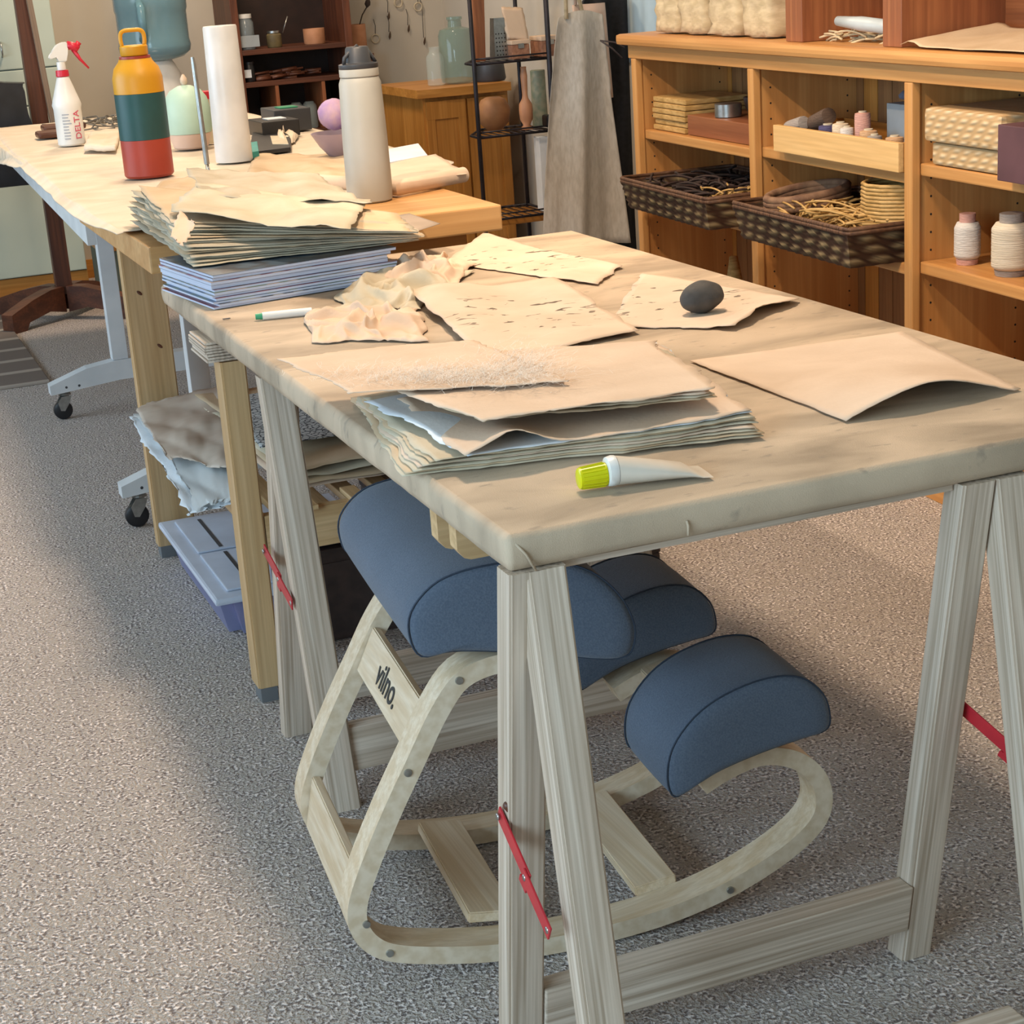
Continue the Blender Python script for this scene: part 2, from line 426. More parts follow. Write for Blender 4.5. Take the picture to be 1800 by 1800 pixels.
# ================================================================== the room
TH = .0504; SD = V((math.sin(TH), math.cos(TH), 0)); DD = V((math.cos(TH), -math.sin(TH), 0)); D0 = DD.dot(V((1.752, 1.76, 0)))
def sh(s, d, z): return SD*s+DD*(D0+d)+V((0, 0, z))
XL, YB, YF, HC = -2.8, 6.74, -4.0, 2.9
bm = nb(); box(bm, (XL-.1, YF-.1, -.1), (3.4, YB+.1, 0)); struct('floor', bm, mt['carpet'])
bm = nb(); box(bm, (XL-.1, YF-.1, HC), (3.4, YB+.1, HC+.1)); struct('ceiling', bm, mt['ceil'])
bm = nb(); box(bm, (XL-.1, YB, 0), (3.4, YB+.1, HC)); struct('wall_back', bm, mt['wall'])
bm = nb(); box(bm, (XL-.1, YF-.1, 0), (3.4, YF, HC)); struct('wall_front', bm, mt['wall'])
bm = nb(); obox(bm, sh(-6.2, .36, 0), SD*13.2, DD*.1, (0, 0, HC)); struct('wall_right', bm, mt['wall'])
bm = nb()
wins = [(-2.75, -.25), (2.3, 4.9)]
box(bm, (XL-.1, YF, 0), (XL, YB, .8)); box(bm, (XL-.1, YF, 2.1), (XL, YB, HC))
for a, b in ((YF, wins[0][0]), (wins[0][1], wins[1][0]), (wins[1][1], YB)): box(bm, (XL-.1, a, .8), (XL, b, 2.1))
struct('wall_left', bm, mt['wall'])
for i, (a, b) in enumerate(wins):
    bm = nb()
    for p, q in (((a, .8), (b, .85)), ((a, 2.05), (b, 2.1)), ((a, .85), (a+.05, 2.05)), ((b-.05, .85), (b, 2.05)), (((a+b)/2-.02, .85), ((a+b)/2+.02, 2.05))):
        box(bm, (XL-.09, p[0], p[1]), (XL-.01, q[0], q[1]))
    wf = struct('window_%d' % (i+1), bm, mt['white'])
    bm = nb(); box(bm, (XL-.06, a+.05, .85), (XL-.055, b-.05, 2.05)); obj('pane', bm, glassy('window_glass', 'FFFFFF', .05, .02), wf)
bm = nb(); box(bm, (XL, YB-.015, 0), (2.1, YB, .085)); struct('baseboard_back', bm, mt['cab_x'])

# striped rug at left
t = tag(obj('floor_rug', (lambda b: (box(b, (-1.1, 4.55, 0), (.045, 6.05, .012), 0, .004), b)[1])(nb()), mt['rug']), 'grey-brown striped flat rug lying on the carpet at the left edge', 'rug')

# ================================================================== near work table
WT, LT, HT = .894, 1.866, .74
def table_top():
    t = thing('work_table', 'canvas-covered work table top, stained beige, standing on two trestles', 'table', (0, 0, .697))
    bm = nb(); nx, ny = 60, 110
    def top(x, y):
        return HT+.0012*nz(x*6, y*6, 1)+.0006*nz(x*25, y*25, 4)
    # rounded cross-section around the rim: stations from top inward to underside
    def rim(x, y, s, nrm):
        return None
    cr = .012
    prof = [(-.0085, 0), (-.0055, -.0012), (-.001, -.0075), (.0, -.018), (.0, -.030), (-.003, -.039), (-.012, -.043)]
    # outline with small corner radius
    out = []; R = .009
    for cx, cy, a0 in ((WT-R, LT-R, 0), (R, LT-R, 90), (R, R, 180), (WT-R, R, 270)):
        for k in range(7):
            a = math.radians(a0+15*k); out.append((V((cx, cy, 0)), V((math.cos(a), math.sin(a), 0))))
    pts = []
    for i in range(len(out)):
        c0, n0 = out[i]; c1, n1 = out[(i+1) % len(out)]
        p0 = c0+n0*R; p1 = c1+n1*R; L = (p1-p0).length; k = max(1, int(L/.02))
        for j in range(k): pts.append((p0.lerp(p1, j/k), n0.lerp(n1, j/k).normalized()))
    rows = []
    for off, dz in prof:
        r = []
        for p, nrm in pts:
            w_ = .0025*nz(p.x*16, p.y*16, dz*60)+.0012*nz(p.x*60, p.y*60, dz*90)
            q = p+nrm*(off+(w_ if dz < -.002 else 0)); r.append(bm.verts.new((q.x, q.y, HT+dz+(.6*w_ if dz < -.002 else 0))))
        rows.append(r)
    n = len(pts)
    for a, b in zip(rows, rows[1:]):
        for i in range(n): face(bm, [a[i], a[(i+1) % n], b[(i+1) % n], b[i]])
    face(bm, rows[0][::-1]); face(bm, rows[-1])
    o = obj('canvas_top', bm, mt['canvas'], t, True)
    # wrinkle seams of the canvas at the near corner
    for fp in ([PY(905, 955, 0.002), PY(925, 975, -.002), PY(942, 1003, -.003)], [PY(1207, 915, .0), PY(1210, 925, -.002), PY(1210, 941, -.002)]):
        bm = nb(); tube(bm, fp, .0016, 6); obj('canvas_fold', bm, mt['canvas'], t, True)
    for y0, z0 in ((.195, .652), (.262, .645)):
        bm = nb(); prism(bm, [(.012, y0, .697), (.012, y0, z0+.014), (.02, y0, z0+.003), (.028, y0, z0), (.86, y0, z0), (.875, y0, .697)], (0, .024, 0))
        obj('batten', bm, mt['knotty_x'], t)
    return t
table_top()

def trestle(label, y0, s, xa, xb, W, lw, ld, zt, bracket, lean_m='pine_z'):
    """two hinged frames: far frame (legs at xa) foots at y0+s, near frame (legs at xb) foots at y0-s"""
    t = thing('trestle', label, 'trestle', (xa+W/2, y0, 0), 'trestles under the work table')
    zf = .0
    xr = max(xa, xb)+W-lw+(.026 if xb > xa else .002)
    for xx, sg, k in ((xa, 1, 0), (xa+W-lw, 1, 0), (xb, -1, 1), (xr, -1, 1)):
        yy = y0
        leg_box('leg', (xx, yy+sg*s, zf), (xx, yy, zt), lw, ld, mt[lean_m], t)
    for sg, xx in ((1, xa), (-1, xb)):
        def at(z): return y0+sg*s*(1-z/zt)
        z0, z1 = (.004, .046) if (sg < 0 and xb > xa) else (.055, .125)
        bm = nb(); yb = at(z0+.035)
        obox(bm, (xx+lw+.0008, yb+.003, z0), (W-2*lw-.0016, 0, 0), (0, ld-.006, 0), (0, -sg*s*(z1-z0)/zt, z1-z0), 0, .002)
        obj('stretcher', bm, mt['pine_x'], t)
        if sg > 0:
            bm = nb(); box(bm, (max(xa, xb)+lw+.001, y0+.02, zt-.010), (xa+W-lw-.001, y0+.038, zt), 0, .002)
            obj('top_rail', bm, mt['pine_x'], t)
    for side in (0, 1):
        (za, zb, off) = bracket
        x = (min(xa, xb)-.0035) if side == 0 else xa+W+.003
        ya = y0+s*(1-za/zt)+ld*.5; yb_ = y0-s*(1-zb/zt)+ld*.35
        A = V((x, ya, za)); B = V((x+(.05 if side else 0), yb_, zb)); d = (B-A).normalized(); nrm = V((0, -d.z, d.y)).normalized()
        Mid = A.lerp(B, .55)
        bm = nb(); hw = .0105
        for p, q, dx in ((A, Mid, 0), (Mid, B, -.0028)):
            obox(bm, p-nrm*hw-d*.006+V((dx-.0012, 0, 0)), d*((q-p).length+.012), nrm*2*hw, (.0026, 0, 0), 0, .0008)
        tg = nrm if nrm.z < 0 else -nrm
        obox(bm, Mid+tg*hw-d*.012+V((-.003, 0, 0)), d*.02, tg*.01, (.0026, 0, 0), 0, .0008)
        br = obj('locking_bracket', bm, mt['red'], t)
        bm = nb()
        for p in (A, Mid, B): lathe(bm, p+V((-.005 if side == 0 else -.004, 0, 0)), [(.0001, 0), (.004, .0003), (.0045, .0022)], 10, 0, (1, 0, 0))
        obj('rivet', bm, mt['metal'], br, True)
    return t
# near trestle (legs stand nested, the brackets link them)
t1 = trestle('light pine trestle under the near end of the work table, red bracket', -.002, .1265, .0012, .0212, .611, .045, .040, .6968, (.384, .308, 0))
bm = nb(); lathe(bm, PY(895, 1418, .062)+V((0, -.004, 0)), [(.0001, 0), (.006, .001), (.006, .006)], 12, 0, (0, 1, 0), True, 1, 1.3); obj('knot', bm, mt['dark_x'], t1, True)
t2 = trestle('light pine trestle under the far end of the work table, behind the chair', 1.085, .165, .014, .004, .62, .052, .036, .6968, (.38, .34, 0))

# thin boards between the table and the bench leg
for k in range(7):
    z0 = .661+k*.0052; dx = random.uniform(-.004, .004)-.006
    bm = nb(); box(bm, (dx-.004, 1.425+random.uniform(-.004, .004), z0), (.19, 1.56, z0+.0042), 0, .0008)
    names = ['lowest', 'second from the bottom', 'third from the bottom', 'middle one', 'third from the top', 'second from the top', 'topmost']
    tag(obj('thin_board', bm, mt['pine_y']), 'thin pale board stacked under the table edge, ' + names[k] + ' of seven', 'board', 'thin boards stacked under the table')

# ================================================================== bench with slatted shelf
bt = thing('storage_bench', 'knotty pine bench with slatted lower shelf and thick wooden top', 'bench', (.38, 1.95, 0))
for x in (.0, .70):
    o = leg_box('leg', (x+.012, 2.40, .03), (x+.012, 2.40, .744), .092, .045, mt['knotty_z'], bt)
    if x == 0:
        for kx, kz in ((245, 515), (281, 608)):
            bm = nb(); lathe(bm, PY(kx, kz, 2.400)+V((0, -.002, 0)), [(.0001, 0), (.0035, .0008), (.0035, .004)], 12, 0, (0, 1, 0), True, 1, 2.1); obj('knot', bm, mt['dark_x'], o)
    o = leg_box('leg', (x+.012, 1.425, .03), (x+.012, 1.425, .658), .046, .06, mt['knotty_z'], bt)
    for yy, wd, dp in ((2.40, .07, .045), (1.425, .04, .055)):
        bm = nb(); box(bm, (x+.016, yy+.003, 0), (x+.012+wd-.004, yy+dp-.003, .034)); obj('rubber_foot', bm, mt['rubber'], bt)
for y0, y1 in ((1.43, 1.455), (2.37, 2.395)):
    bm = nb(); box(bm, (.06, y0, .285), (.70, y1, .362), 0, .002); obj('shelf_rail', bm, mt['knotty_x'], bt)
for x in (.06, .67):
    bm = nb(); box(bm, (x, 1.456, .285), (x+.028, 2.369, .33), 0, .002); obj('side_rail', bm, mt['knotty_y'], bt)
for k in range(9):
    x = .10+k*.07
    bm = nb(); box(bm, (x, 1.456, .33), (x+.035, 2.369, .345), 0, .002); obj('slat', bm, mt['knotty_y'], bt)
for k in range(6):
    x = .10+k*.095
    bm = nb(); box(bm, (x+.03, 1.412, .3625), (x+.06, 1.50, .372), 0, .002); obj('slat_end', bm, mt['knotty_y'], bt)
bm = nb(); box(bm, (0, 1.95, .745), (.765, 2.90, .80), 0, .004); obj('bench_top', bm, wood('bench_top_wood', 'D4A66E', 'C4925A', 'x', 16, .45, 1.2, .35), bt)
bm = nb(); box(bm, (.13, 1.99, .64), (.695, 2.01, .744)); obj('apron', bm, mt['cab_x'], bt)

# papers and things on its lower shelf
sheet('patterned_sheet', [(.12, 1.66, .43), (.36, 1.66, .43), (.38, 2.1, .435), (.14, 2.1, .435)], mt['doily'], 'sheet with dense black and white pattern on the bench shelf under the table', 'paper', amp=.002, seed=3)
for k, (z, c, y0) in enumerate(((.374, 'tissue', 1.44), (.383, 'paper2', 1.43), (.392, 'paper3', 1.45), (.404, 'paper2', 1.46))):
    sheet('brown_paper_sheet', [(.13+.01*k, y0+.09, z), (.62, y0+.09, z), (.60, 2.3, z), (.12, 2.3, z)], mt[c], 'crinkled brown paper on the slatted shelf, ' + ['lowest', 'third from the top', 'second from the top', 'topmost'][k] + ' of its pile', 'paper', 'brown papers on the bench shelf', amp=.012, seed=k+11, freq=3, zmin=z-.004)
def droop(u, v): return -.10*max(0, .22-u)/.22*(1 if u < .22 else 0)
mt['wrap'] = M('pinkish_translucent_wrap', 'D0C2B2', 'B49E8C', (5, 9, 9), .6, Alpha=.9)
wp = [([PZ(335, 905, .325), PZ(425, 882, .347), V((.16, 2.36, .373)), PZ(227, 735, .352)], 'paper_white', 'white crumpled paper edge hanging off the left of the bench shelf'),
      ([PZ(352, 895, .338), PZ(432, 872, .362), V((.22, 2.36, .392)), PZ(240, 727, .368)], 'film', 'clear plastic sheet over the papers on the bench shelf'),
      ([PZ(288, 800, .372), PZ(418, 830, .378), V((.26, 2.36, .408)), PZ(238, 718, .385)], 'wrap', 'pinkish tissue paper on top of the bench shelf behind the leg')]
for k, (q, mm, lb_) in enumerate(wp):
    sheet('wrapped_paper', q, mt[mm], lb_, 'paper', None, amp=.008, seed=40+k*.4, freq=3.2, deckle=.014, n=36, fold=lambda u, v: .005*abs(math.sin(v*9+u*5)))

# storage bin below
sb = thing('storage_box', 'translucent lilac plastic storage box with pale lid under the bench', 'box', (.19, 2.09, 0))
bm = nb()
hexa(bm, [V(p) for p in ((.045, 1.80, .003), (.40, 1.80, .003), (.40, 2.34, .003), (.045, 2.34, .003), (.025, 1.775, .092), (.42, 1.775, .092), (.42, 2.36, .092), (.025, 2.36, .092))])
es = [e for e in bm.edges if abs(e.verts[0].co.z-e.verts[1].co.z) > .05]; bmesh.ops.bevel(bm, geom=es, offset=.025, segments=4, affect='EDGES')
obj('box_body', bm, mt['bin'], sb)
bm = nb(); box(bm, (.012, 1.762, .085), (.433, 2.373, .100), 0, .006); lid = obj('lid', bm, mt['binlid'], sb)
bm = nb(); box(bm, (.045, 1.80, .1003), (.40, 2.06, .105), 0, .003); box(bm, (.045, 2.08, .1003), (.40, 2.34, .105), 0, .003); obj('lid_panel', bm, mt['binlid'], lid)
bm = nb(); box(bm, (.095, 1.83, .1052), (.103, 2.05, .1062)); box(bm, (.095, 2.09, .1052), (.103, 2.32, .1062)); obj('lid_groove', bm, mt['charcoal'], lid)
bm = nb(); box(bm, (.07, 1.83, .008), (.38, 2.3, .07), 0, .01); tag(obj('folded_fabric', bm, M('folded_fabric', '6A6AA0', '9A7A80', 12, .9)), 'folded cloth seen dimly inside the lilac storage box', 'fabric')
# dark cases under the bench
for k, (a, b, c, lb, mm) in enumerate((((.46, 1.62, 0), (.95, 2.2, .10), 'x', 'dark brown low case on the floor under the bench, lower one', 'brownbox'), ((.46, 1.64, .101), (.94, 2.2, .19), 'x', 'dark brown flat case lying on top of the lower dark case', 'brownbox'), ((.13, 1.66, .0), (.44, 1.752, .20), 'x', 'dark folded bag between lilac box and table trestle', 'brownbox'))):
    ca = thing('storage_case', lb, 'case', ((a[0]+b[0])/2, (a[1]+b[1])/2, a[2]), 'dark cases under the bench')
    bm = nb(); box(bm, a, (b[0], b[1], b[2]-.03), 0, .008); obj('case_body', bm, mt[mm], ca)
    bm = nb(); box(bm, (a[0]-.003, a[1]-.003, b[2]-.031), (b[0], b[1], b[2]), 0, .006); obj('case_lid', bm, mt[mm], ca)
bm = nb(); box(bm, (.14, 1.67, .2005), (.44, 1.75, .24), 0, .012); tag(obj('navy_pouch', bm, mt['navy']), 'small navy blue cloth pouch on the dark case behind the trestle leg', 'pouch')

# ================================================================== far table on castors
YA, YC = 2.61, 3.90
ft = thing('folding_table', 'long white table on castors running to the back of the room', 'table', (.45, 3.9, 0))
bm = nb(); hexa(bm, [V(p) for p in ((.0, 2.93, .765), (.93, 2.93, .765), (.96, 5.42, .765), (.085, 5.42, .765), (.0, 2.93, .795), (.93, 2.93, .795), (.96, 5.42, .795), (.085, 5.42, .795))]); obj('tabletop', bm, mt['paint_white'], ft)
bm = nb(); hexa(bm, [V(p) for p in ((.022, 2.97, .675), (.045, 2.97, .675), (.125, 5.3, .675), (.102, 5.3, .675), (.022, 2.97, .7645), (.045, 2.97, .7645), (.125, 5.3, .7645), (.102, 5.3, .7645))]); obj('apron', bm, mt['paint_white'], ft)
bm = nb(); box(bm, (.11, 2.66, .70), (.14, 3.2, .743), 0, .003); obj('apron', bm, mt['paint_white'], ft)
for y in (YA+.06, YC+.06):
    bm = nb()
    prism(bm, [(-.02, y, .085), (-.02, y, .115), (.10, y, .155), (.20, y, .168), (.62, y, .168), (.74, y, .155), (.88, y, .115), (.88, y, .085), (.62, y, .105), (.20, y, .105)], (0, .055, 0))
    fo = obj('foot_rail', bm, mt['paint_white'], ft)
    bm = nb(); 
    for hx in (.03, .07): lathe(bm, (hx, y-.001, .105), [(.0001, 0), (.004, .0004), (.004, .004)], 10, 0, (0, 1, 0))
    obj('screw', bm, mt['charcoal'], fo)
    for x in (.185, .61):
        bm = nb(); box(bm, (x, y+.005, .1685), (x+.05, y+.05, .744 if y < 3 else .7645), 0, .002); obj('column', bm, mt['paint_white'], ft)
    for x in (.025, .835):
        ca = bpy.data.objects.new('castor', None); link(ca, ft, Matrix.Translation((x, y+.027, 0)))
        bm = nb(); lathe(bm, (x, y+.027, .074), [(.014, 0), (.02, .004), (.016, .011)], 14)
        prism(bm, [(x-.02, y+.012, .03), (x-.026, y+.012, .055), (x-.012, y+.012, .075), (x+.018, y+.012, .075), (x+.008, y+.012, .05), (x-.008, y+.012, .028)], (0, -.002, 0))
        prism(bm, [(x-.02, y+.042, .03), (x-.026, y+.042, .055), (x-.012, y+.042, .075), (x+.018, y+.042, .075), (x+.008, y+.042, .05), (x-.008, y+.042, .028)], (0, .002, 0))
        obj('fork', bm, mt['metal'], ca, False)
        bm = nb(); lathe(bm, (x-.012, y+.0135, .030), [(.022, 0), (.029, .003), (.03, .008), (.03, .018), (.029, .023), (.022, .027)], 22, 0, (0, 1, 0)); obj('wheel', bm, mt['black'], ca, True, autos=40)

# cream cover over bench and far table
def cover():
    bm = nb()
    xs = [-.060, -.046, -.036, -.030, -.024, -.01, .03, .10, .2, .3, .4, .5, .6, .7, .8, .9, .95]
    zs = [.765, .777, .790, .800, .8065, .809] + [.808]*11
    ny = 120
    def fn(u, v):
        i = u*(len(xs)-1); k = min(int(i), len(xs)-2); f_ = i-k
        y = 2.16+v*(5.46-2.16); x = xs[k]*(1-f_)+xs[k+1]*f_; z = zs[k]*(1-f_)+zs[k+1]*f_
        if x < 0: x += .010*nz(y*2.5, 1.3)+.002*nz(y*12, 4); kk = .35+min(1.6, max(0, (y-4.0)*1.4)) if y > 2.5 else .35*max(0, (y-2.1)/.4); x = x*min(1, .35+kk); z = .809-(.809-z)*min(kk, 1.3)
        if x < .3: x += .080*min(1, max(0, (y-2.93)/2.45))*(1-max(0, x)/.3)
        if k < 6: z += .006*nz(y*5, 8)*(1 if k < 4 else .3)
        xm = .95-.45*max(0, min(1, (2.75-y)/.55))
        if x > .25: x = .25+(x-.25)*(xm-.25)/.70
        z += .0018*nz(x*9, y*9, 2)+.0022*max(0, nz(x*3, y*4, 7))
        return V((x, y+.02*nz(x*6, 3)*(1-v), max(z, .8025 if x > 0.005 else z)))
    grid(bm, fn, 16*3, ny, 0, .0018)
    return tag(obj('table_cover', bm, mt['cloth'], None, True), 'long cream paper cover draped over the far table and bench', 'cover')
cover()

# ================================================================== kneeling chair
AA = math.radians(-5); CU = V((math.cos(AA), math.sin(AA), 0)); CV = V((-math.sin(AA), math.cos(AA), 0)); CB = V((.077, .362, .006))
def K(u, v, z): return CB+CU*u+CV*v+V((0, 0, z))
kc = thing('kneeling_chair', 'bent plywood kneeling chair with slate blue seat and two knee pads', 'chair', CB)
path = [(.115, .415), (.08, .428), (.035, .438), (-.015, .425), (-.05, .385), (-.085, .325), (-.125, .255), (-.163, .18), (-.182, .13), (-.18, .095), (-.160, .066), (-.125, .048), (-.06, .031), (.0, .020), (.08, .012), (.17, .012), (.26, .020), (.35, .041), (.43, .075), (.478, .110), (.492, .145), (.482, .185), (.448, .218), (.40, .232), (.35, .222), (.31, .205)]
cp = catmull([V((a, 0, b)) for a, b in path], 4)
def frame_strip(v0, v1):
    bm = nb(); th_ = .013; A = []
    for i, p in enumerate(cp):
        d = (cp[min(i+1, len(cp)-1)]-cp[max(i-1, 0)]).normalized(); n_ = V((-d.z, 0, d.x))
        row = []
        for (vv, s_) in ((v0, 1), (v1, 1), (v1, -1), (v0, -1)):
            q = p+n_*th_*s_; row.append(bm.verts.new(K(q.x, vv, q.z)))
        A.append(row)
    for a, b in zip(A, A[1:]):
        for k in range(4): face(bm, [a[k], a[(k+1) % 4], b[(k+1) % 4], b[k]], 0 if k in (0, 2) else 1)
    face(bm, A[0][::-1]); face(bm, A[-1])
    es = [e for e in bm.edges if e.calc_face_angle(0) > 1.2]
    bmesh.ops.bevel(bm, geom=es, offset=.0018, segments=1, affect='EDGES')
    return obj('side_frame', bm, [mt['ash_x'], mt['ply']], kc, True, autos=35)
# laminated edge: thin dark lines of glue along the strip
m_, nt_, b_ = base_mat('laminated_edge', .5)
f_ = noise_fac(nt_, (60, 60, 60), 2, .35, .65); nt_.links.new(mix_node(nt_, f_, col('DDCBB2'), col('CCB698')), b_.inputs['Base Color']); mt['ply'] = m_
for v0 in (0, .345): frame_strip(v0, v0+.052)
def cross(name, u0, z0, u1, z1, th_, va=.0525, vb=.3445, m='ash_y'):
    a = V((u0, 0, z0)); b = V((u1, 0, z1)); d = (b-a).normalized(); n_ = V((-d.z, 0, d.x))*th_/2
    bm = nb(); c = [K(q.x, va, q.z) for q in (a-n_, b-n_, b+n_, a+n_)]
    prism(bm, c, CV*(vb-va)); es = bm.edges[:]; bmesh.ops.bevel(bm, geom=es, offset=.002, segments=2, affect='EDGES')
    return obj(name, bm, mt[m], kc)
pan = cross('name_panel', -.055, .382, -.086, .318, .014)
cross('back_board', -.168, .165, -.185, .085, .014)
cross('seat_support', .00, .442, .05, .445, .02)
cross('floor_board', -.022, .050, .045, .040, .016)
cross('floor_board', .222, .034, .285, .042, .016)
cross('pad_support', .35, .236, .41, .246, .014)
# lettering on the panel facing outwards (-u)
a = V((-.055, 0, .382)); b = V((-.086, 0, .318)); d = (b-a).normalized(); nrm = V((d.z, 0, -d.x))
c0 = (a+b)/2+nrm*.0078
X_ = -CV; Y_ = -(CU*d.x+V((0, 0, d.z))); Z_ = X_.cross(Y_)
mw = Matrix((X_, Y_, Z_)).transposed().to_4x4(); mw.translation = K(c0.x, .195, c0.z)
text('lettering', 'vilno.', .052, mt['ink'], pan, mw)
bm = nb()
for u, z in ((-.098, .31), (-.172, .105), (-.145, .055), (.345, .038), (-.02, .425)):
    lathe(bm, K(u, -.003, z), [(.0001, 0), (.005, .0006), (.0058, .0035)], 14, 0, CV)
obj('bolt', bm, mt['metal'], kc, True, autos=40)
def cushion(name, prof, v0, v1, nseg=10, par=None):
    P_ = catmull([V((a, 0, b)) for a, b in prof], 4, True); c = V((sum(p.x for p in P_)/len(P_), 0, sum(p.z for p in P_)/len(P_)))
    bm = nb(); rows = []
    st = [(v0-.006, .55), (v0-.005, .80), (v0-.002, .93), (v0+.002, .985), (v0+.012, 1)] + [(v0+(v1-v0)*k/nseg, 1.0+.012*math.sin(math.pi*k/nseg)) for k in range(1, nseg)] + [(v1-.012, 1), (v1-.002, .985), (v1+.002, .93), (v1+.005, .80), (v1+.006, .55)]
    for v, s_ in st: rows.append([bm.verts.new(K(c.x+(p.x-c.x)*s_, v, c.z+(p.z-c.z)*s_)) for p in P_])
    n = len(P_)
    for a, b in zip(rows, rows[1:]):
        for k in range(n): face(bm, [a[k], a[(k+1) % n], b[(k+1) % n], b[k]])
    face(bm, rows[0][::-1]); face(bm, rows[-1])
    o = obj(name, bm, mt['denim'], kc, True)
    for v in (v0+.003, v1-.003):
        bm = nb(); tube(bm, [K(c.x+(p.x-c.x)*1.0, v, c.z+(p.z-c.z)*1.0) for p in P_], .0013, 6, closed=True)
        obj('piping', bm, mt['pipe'], o, True)
    return o
seatp = [(-.070, .474), (-.083, .502), (-.079, .535), (-.05, .565), (-.01, .578), (.05, .580), (.11, .571), (.16, .550), (.197, .512), (.216, .468), (.213, .435), (.198, .424), (.165, .428), (.10, .446), (.03, .463), (-.03, .474)]
cushion('seat', seatp, -.02, .43)
padp = [(.252, .222), (.243, .25), (.252, .293), (.285, .332), (.33, .356), (.39, .368), (.44, .360), (.472, .330), (.482, .295), (.475, .276), (.44, .271), (.38, .262), (.32, .248), (.28, .232)]
cushion('knee_pad', padp, -.045, .125)
cushion('knee_pad', padp, .35, .52)

# ================================================================== things on the near table
ZT = HT+.0016
ordn = ['topmost', 'second from the top', 'third from the top', 'fourth from the top', 'fifth from the top', 'sixth from the top', 'seventh from the top', 'eighth from the top', 'ninth from the top', 'tenth from the top', 'eleventh from the top', 'twelfth from the top', 'thirteenth from the top', 'fourteenth from the top']
ordinals = lambda k, n: 'lowest' if k == 0 else ordn[n-1-k]
# magazines
mc = PZ(380, 546, HT); mc.z = 0; m2 = PZ(697, 493, HT); m3 = PZ(289, 512, HT); mr = V((m2.x-mc.x, m2.y-mc.y, 0)); ML = mr.length; mr.normalize(); mf = V((m3.x-mc.x, m3.y-mc.y, 0)); MW = mf.length; mf.normalize()
mcols = ['8E5A66', '3C4048', '506A8A', '8A3A40', 'A8A49C', '6A7A60', '70506A', '3E5A70', 'B09A8A', '5A4A48', '4A5A6A', '7A3C48']
NM = 11
z = ZT
mt_pages = mt['pages']
for k in range(NM):
    h = random.uniform(.0042, .0062) if k != 7 else .008
    o_ = mc+mr*random.uniform(-.006, .006)+mf*random.uniform(-.004, .006)
    t = thing('magazine', 'bluish white edged magazine, ' + ordinals(k, NM) + ' of the stack on the table', 'magazine', (o_.x, o_.y, z), 'magazines stacked at the table corner')
    L, W_ = ML+random.uniform(-.01, .008), MW+random.uniform(-.012, .012)
    def slab(zz, hh, grow, mm, nm):
        bm = nb()
        bow = .003+.0006*k
        def fn(u, v):
            p = o_+mr*(u*(L+grow)-grow/2)+mf*(v*(W_+grow)-grow/2); p.z = zz+hh+bow*max(0, (v-.55))**2*6*0+0.0; return p
        grid(bm, fn, 6, 6, 0, hh); return obj(nm, bm, mm, t)
    slab(z, h-.0008, -.002, mt_pages, 'page_block')
    slab(z+h-.0007, .0006, .0, M('glossy_cover_%d' % k, mcols[k], mcols[(k+3) % 12], 22, .3, lo=.45, hi=.55), 'cover')
    z += h+.0003
ZM = z
# handmade papers heaped on the magazines and bench
mt['paper4'] = paper('weathered_grey_paper', 'B8AE9A', 'A39882')
pals = ['paper3', 'paper4', 'paper3', 'paper4', 'paper2']
NH = 17
labs = []
def lerp(a_, b_, t_): return a_+(b_-a_)*t_
for k in range(NH):
    f_ = k/(NH-3); f_ = min(f_, 1)
    j = lambda a=5: random.uniform(-a, a)
    q = [PZ(lerp(340, 303, f_)+j(), lerp(468, 392, f_)+j(2), lerp(ZM+.0035, .868, f_)), PZ(lerp(745, 730, f_)+j(9), lerp(421, 405, f_)+j(2), lerp(ZM+.0035, .838, f_)), PZ(lerp(708, 692, f_)+j(4), lerp(398, 374, f_)+j(2), lerp(.8165, .858, f_)), V((.03+j(.015), 2.22+j(.02), lerp(.8165, .893, f_)))]
    if k == NH-1: q = [PZ(352, 345, .893), PZ(652, 357, .876), PZ(560, 305, .884), PZ(325, 296, .910)]
    if k == NH-2: q = [PZ(298, 372, .884), PZ(612, 403, .868), PZ(650, 350, .872), PZ(345, 325, .900)]
    sheet('handmade_paper', q, mt[pals[k % 5]], 'rough handmade sheet, %s of the heap over the magazines' % (ordinals(k, NH) if k == 0 or NH-1-k < 14 else ['', 'second from the bottom', 'third from the bottom', 'fourth from the bottom', 'fifth from the bottom', 'sixth from the bottom', 'seventh from the bottom', 'eighth from the bottom'][k]), 'paper',
          'handmade papers heaped over the magazines', amp=.0022+(.012 if k >= NH-2 else .002*f_), seed=60+k*.31, freq=2.2+(1.8 if k >= NH-2 else 0), deckle=.007, thick=.0009, n=26)
sheet('paper_scrap', [PZ(297, 415, .868), PZ(322, 432, .858), PZ(347, 392, .882), PZ(318, 372, .886)], mt['paper'], 'small torn cream paper scrap hanging at the left of the paper heap', 'paper', amp=.004, seed=5, deckle=.012, n=12)
sheet('grey_card', [PZ(700, 378, .803), PZ(730, 407, .803), PZ(774, 393, .803), PZ(720, 375, .803)], M('grey_mauve_card', 'A59484', '9A8A7A', 10, .7), 'grey mauve card corner on the bench right of the paper heap', 'card', amp=.0005, seed=5, deckle=.0, n=6)

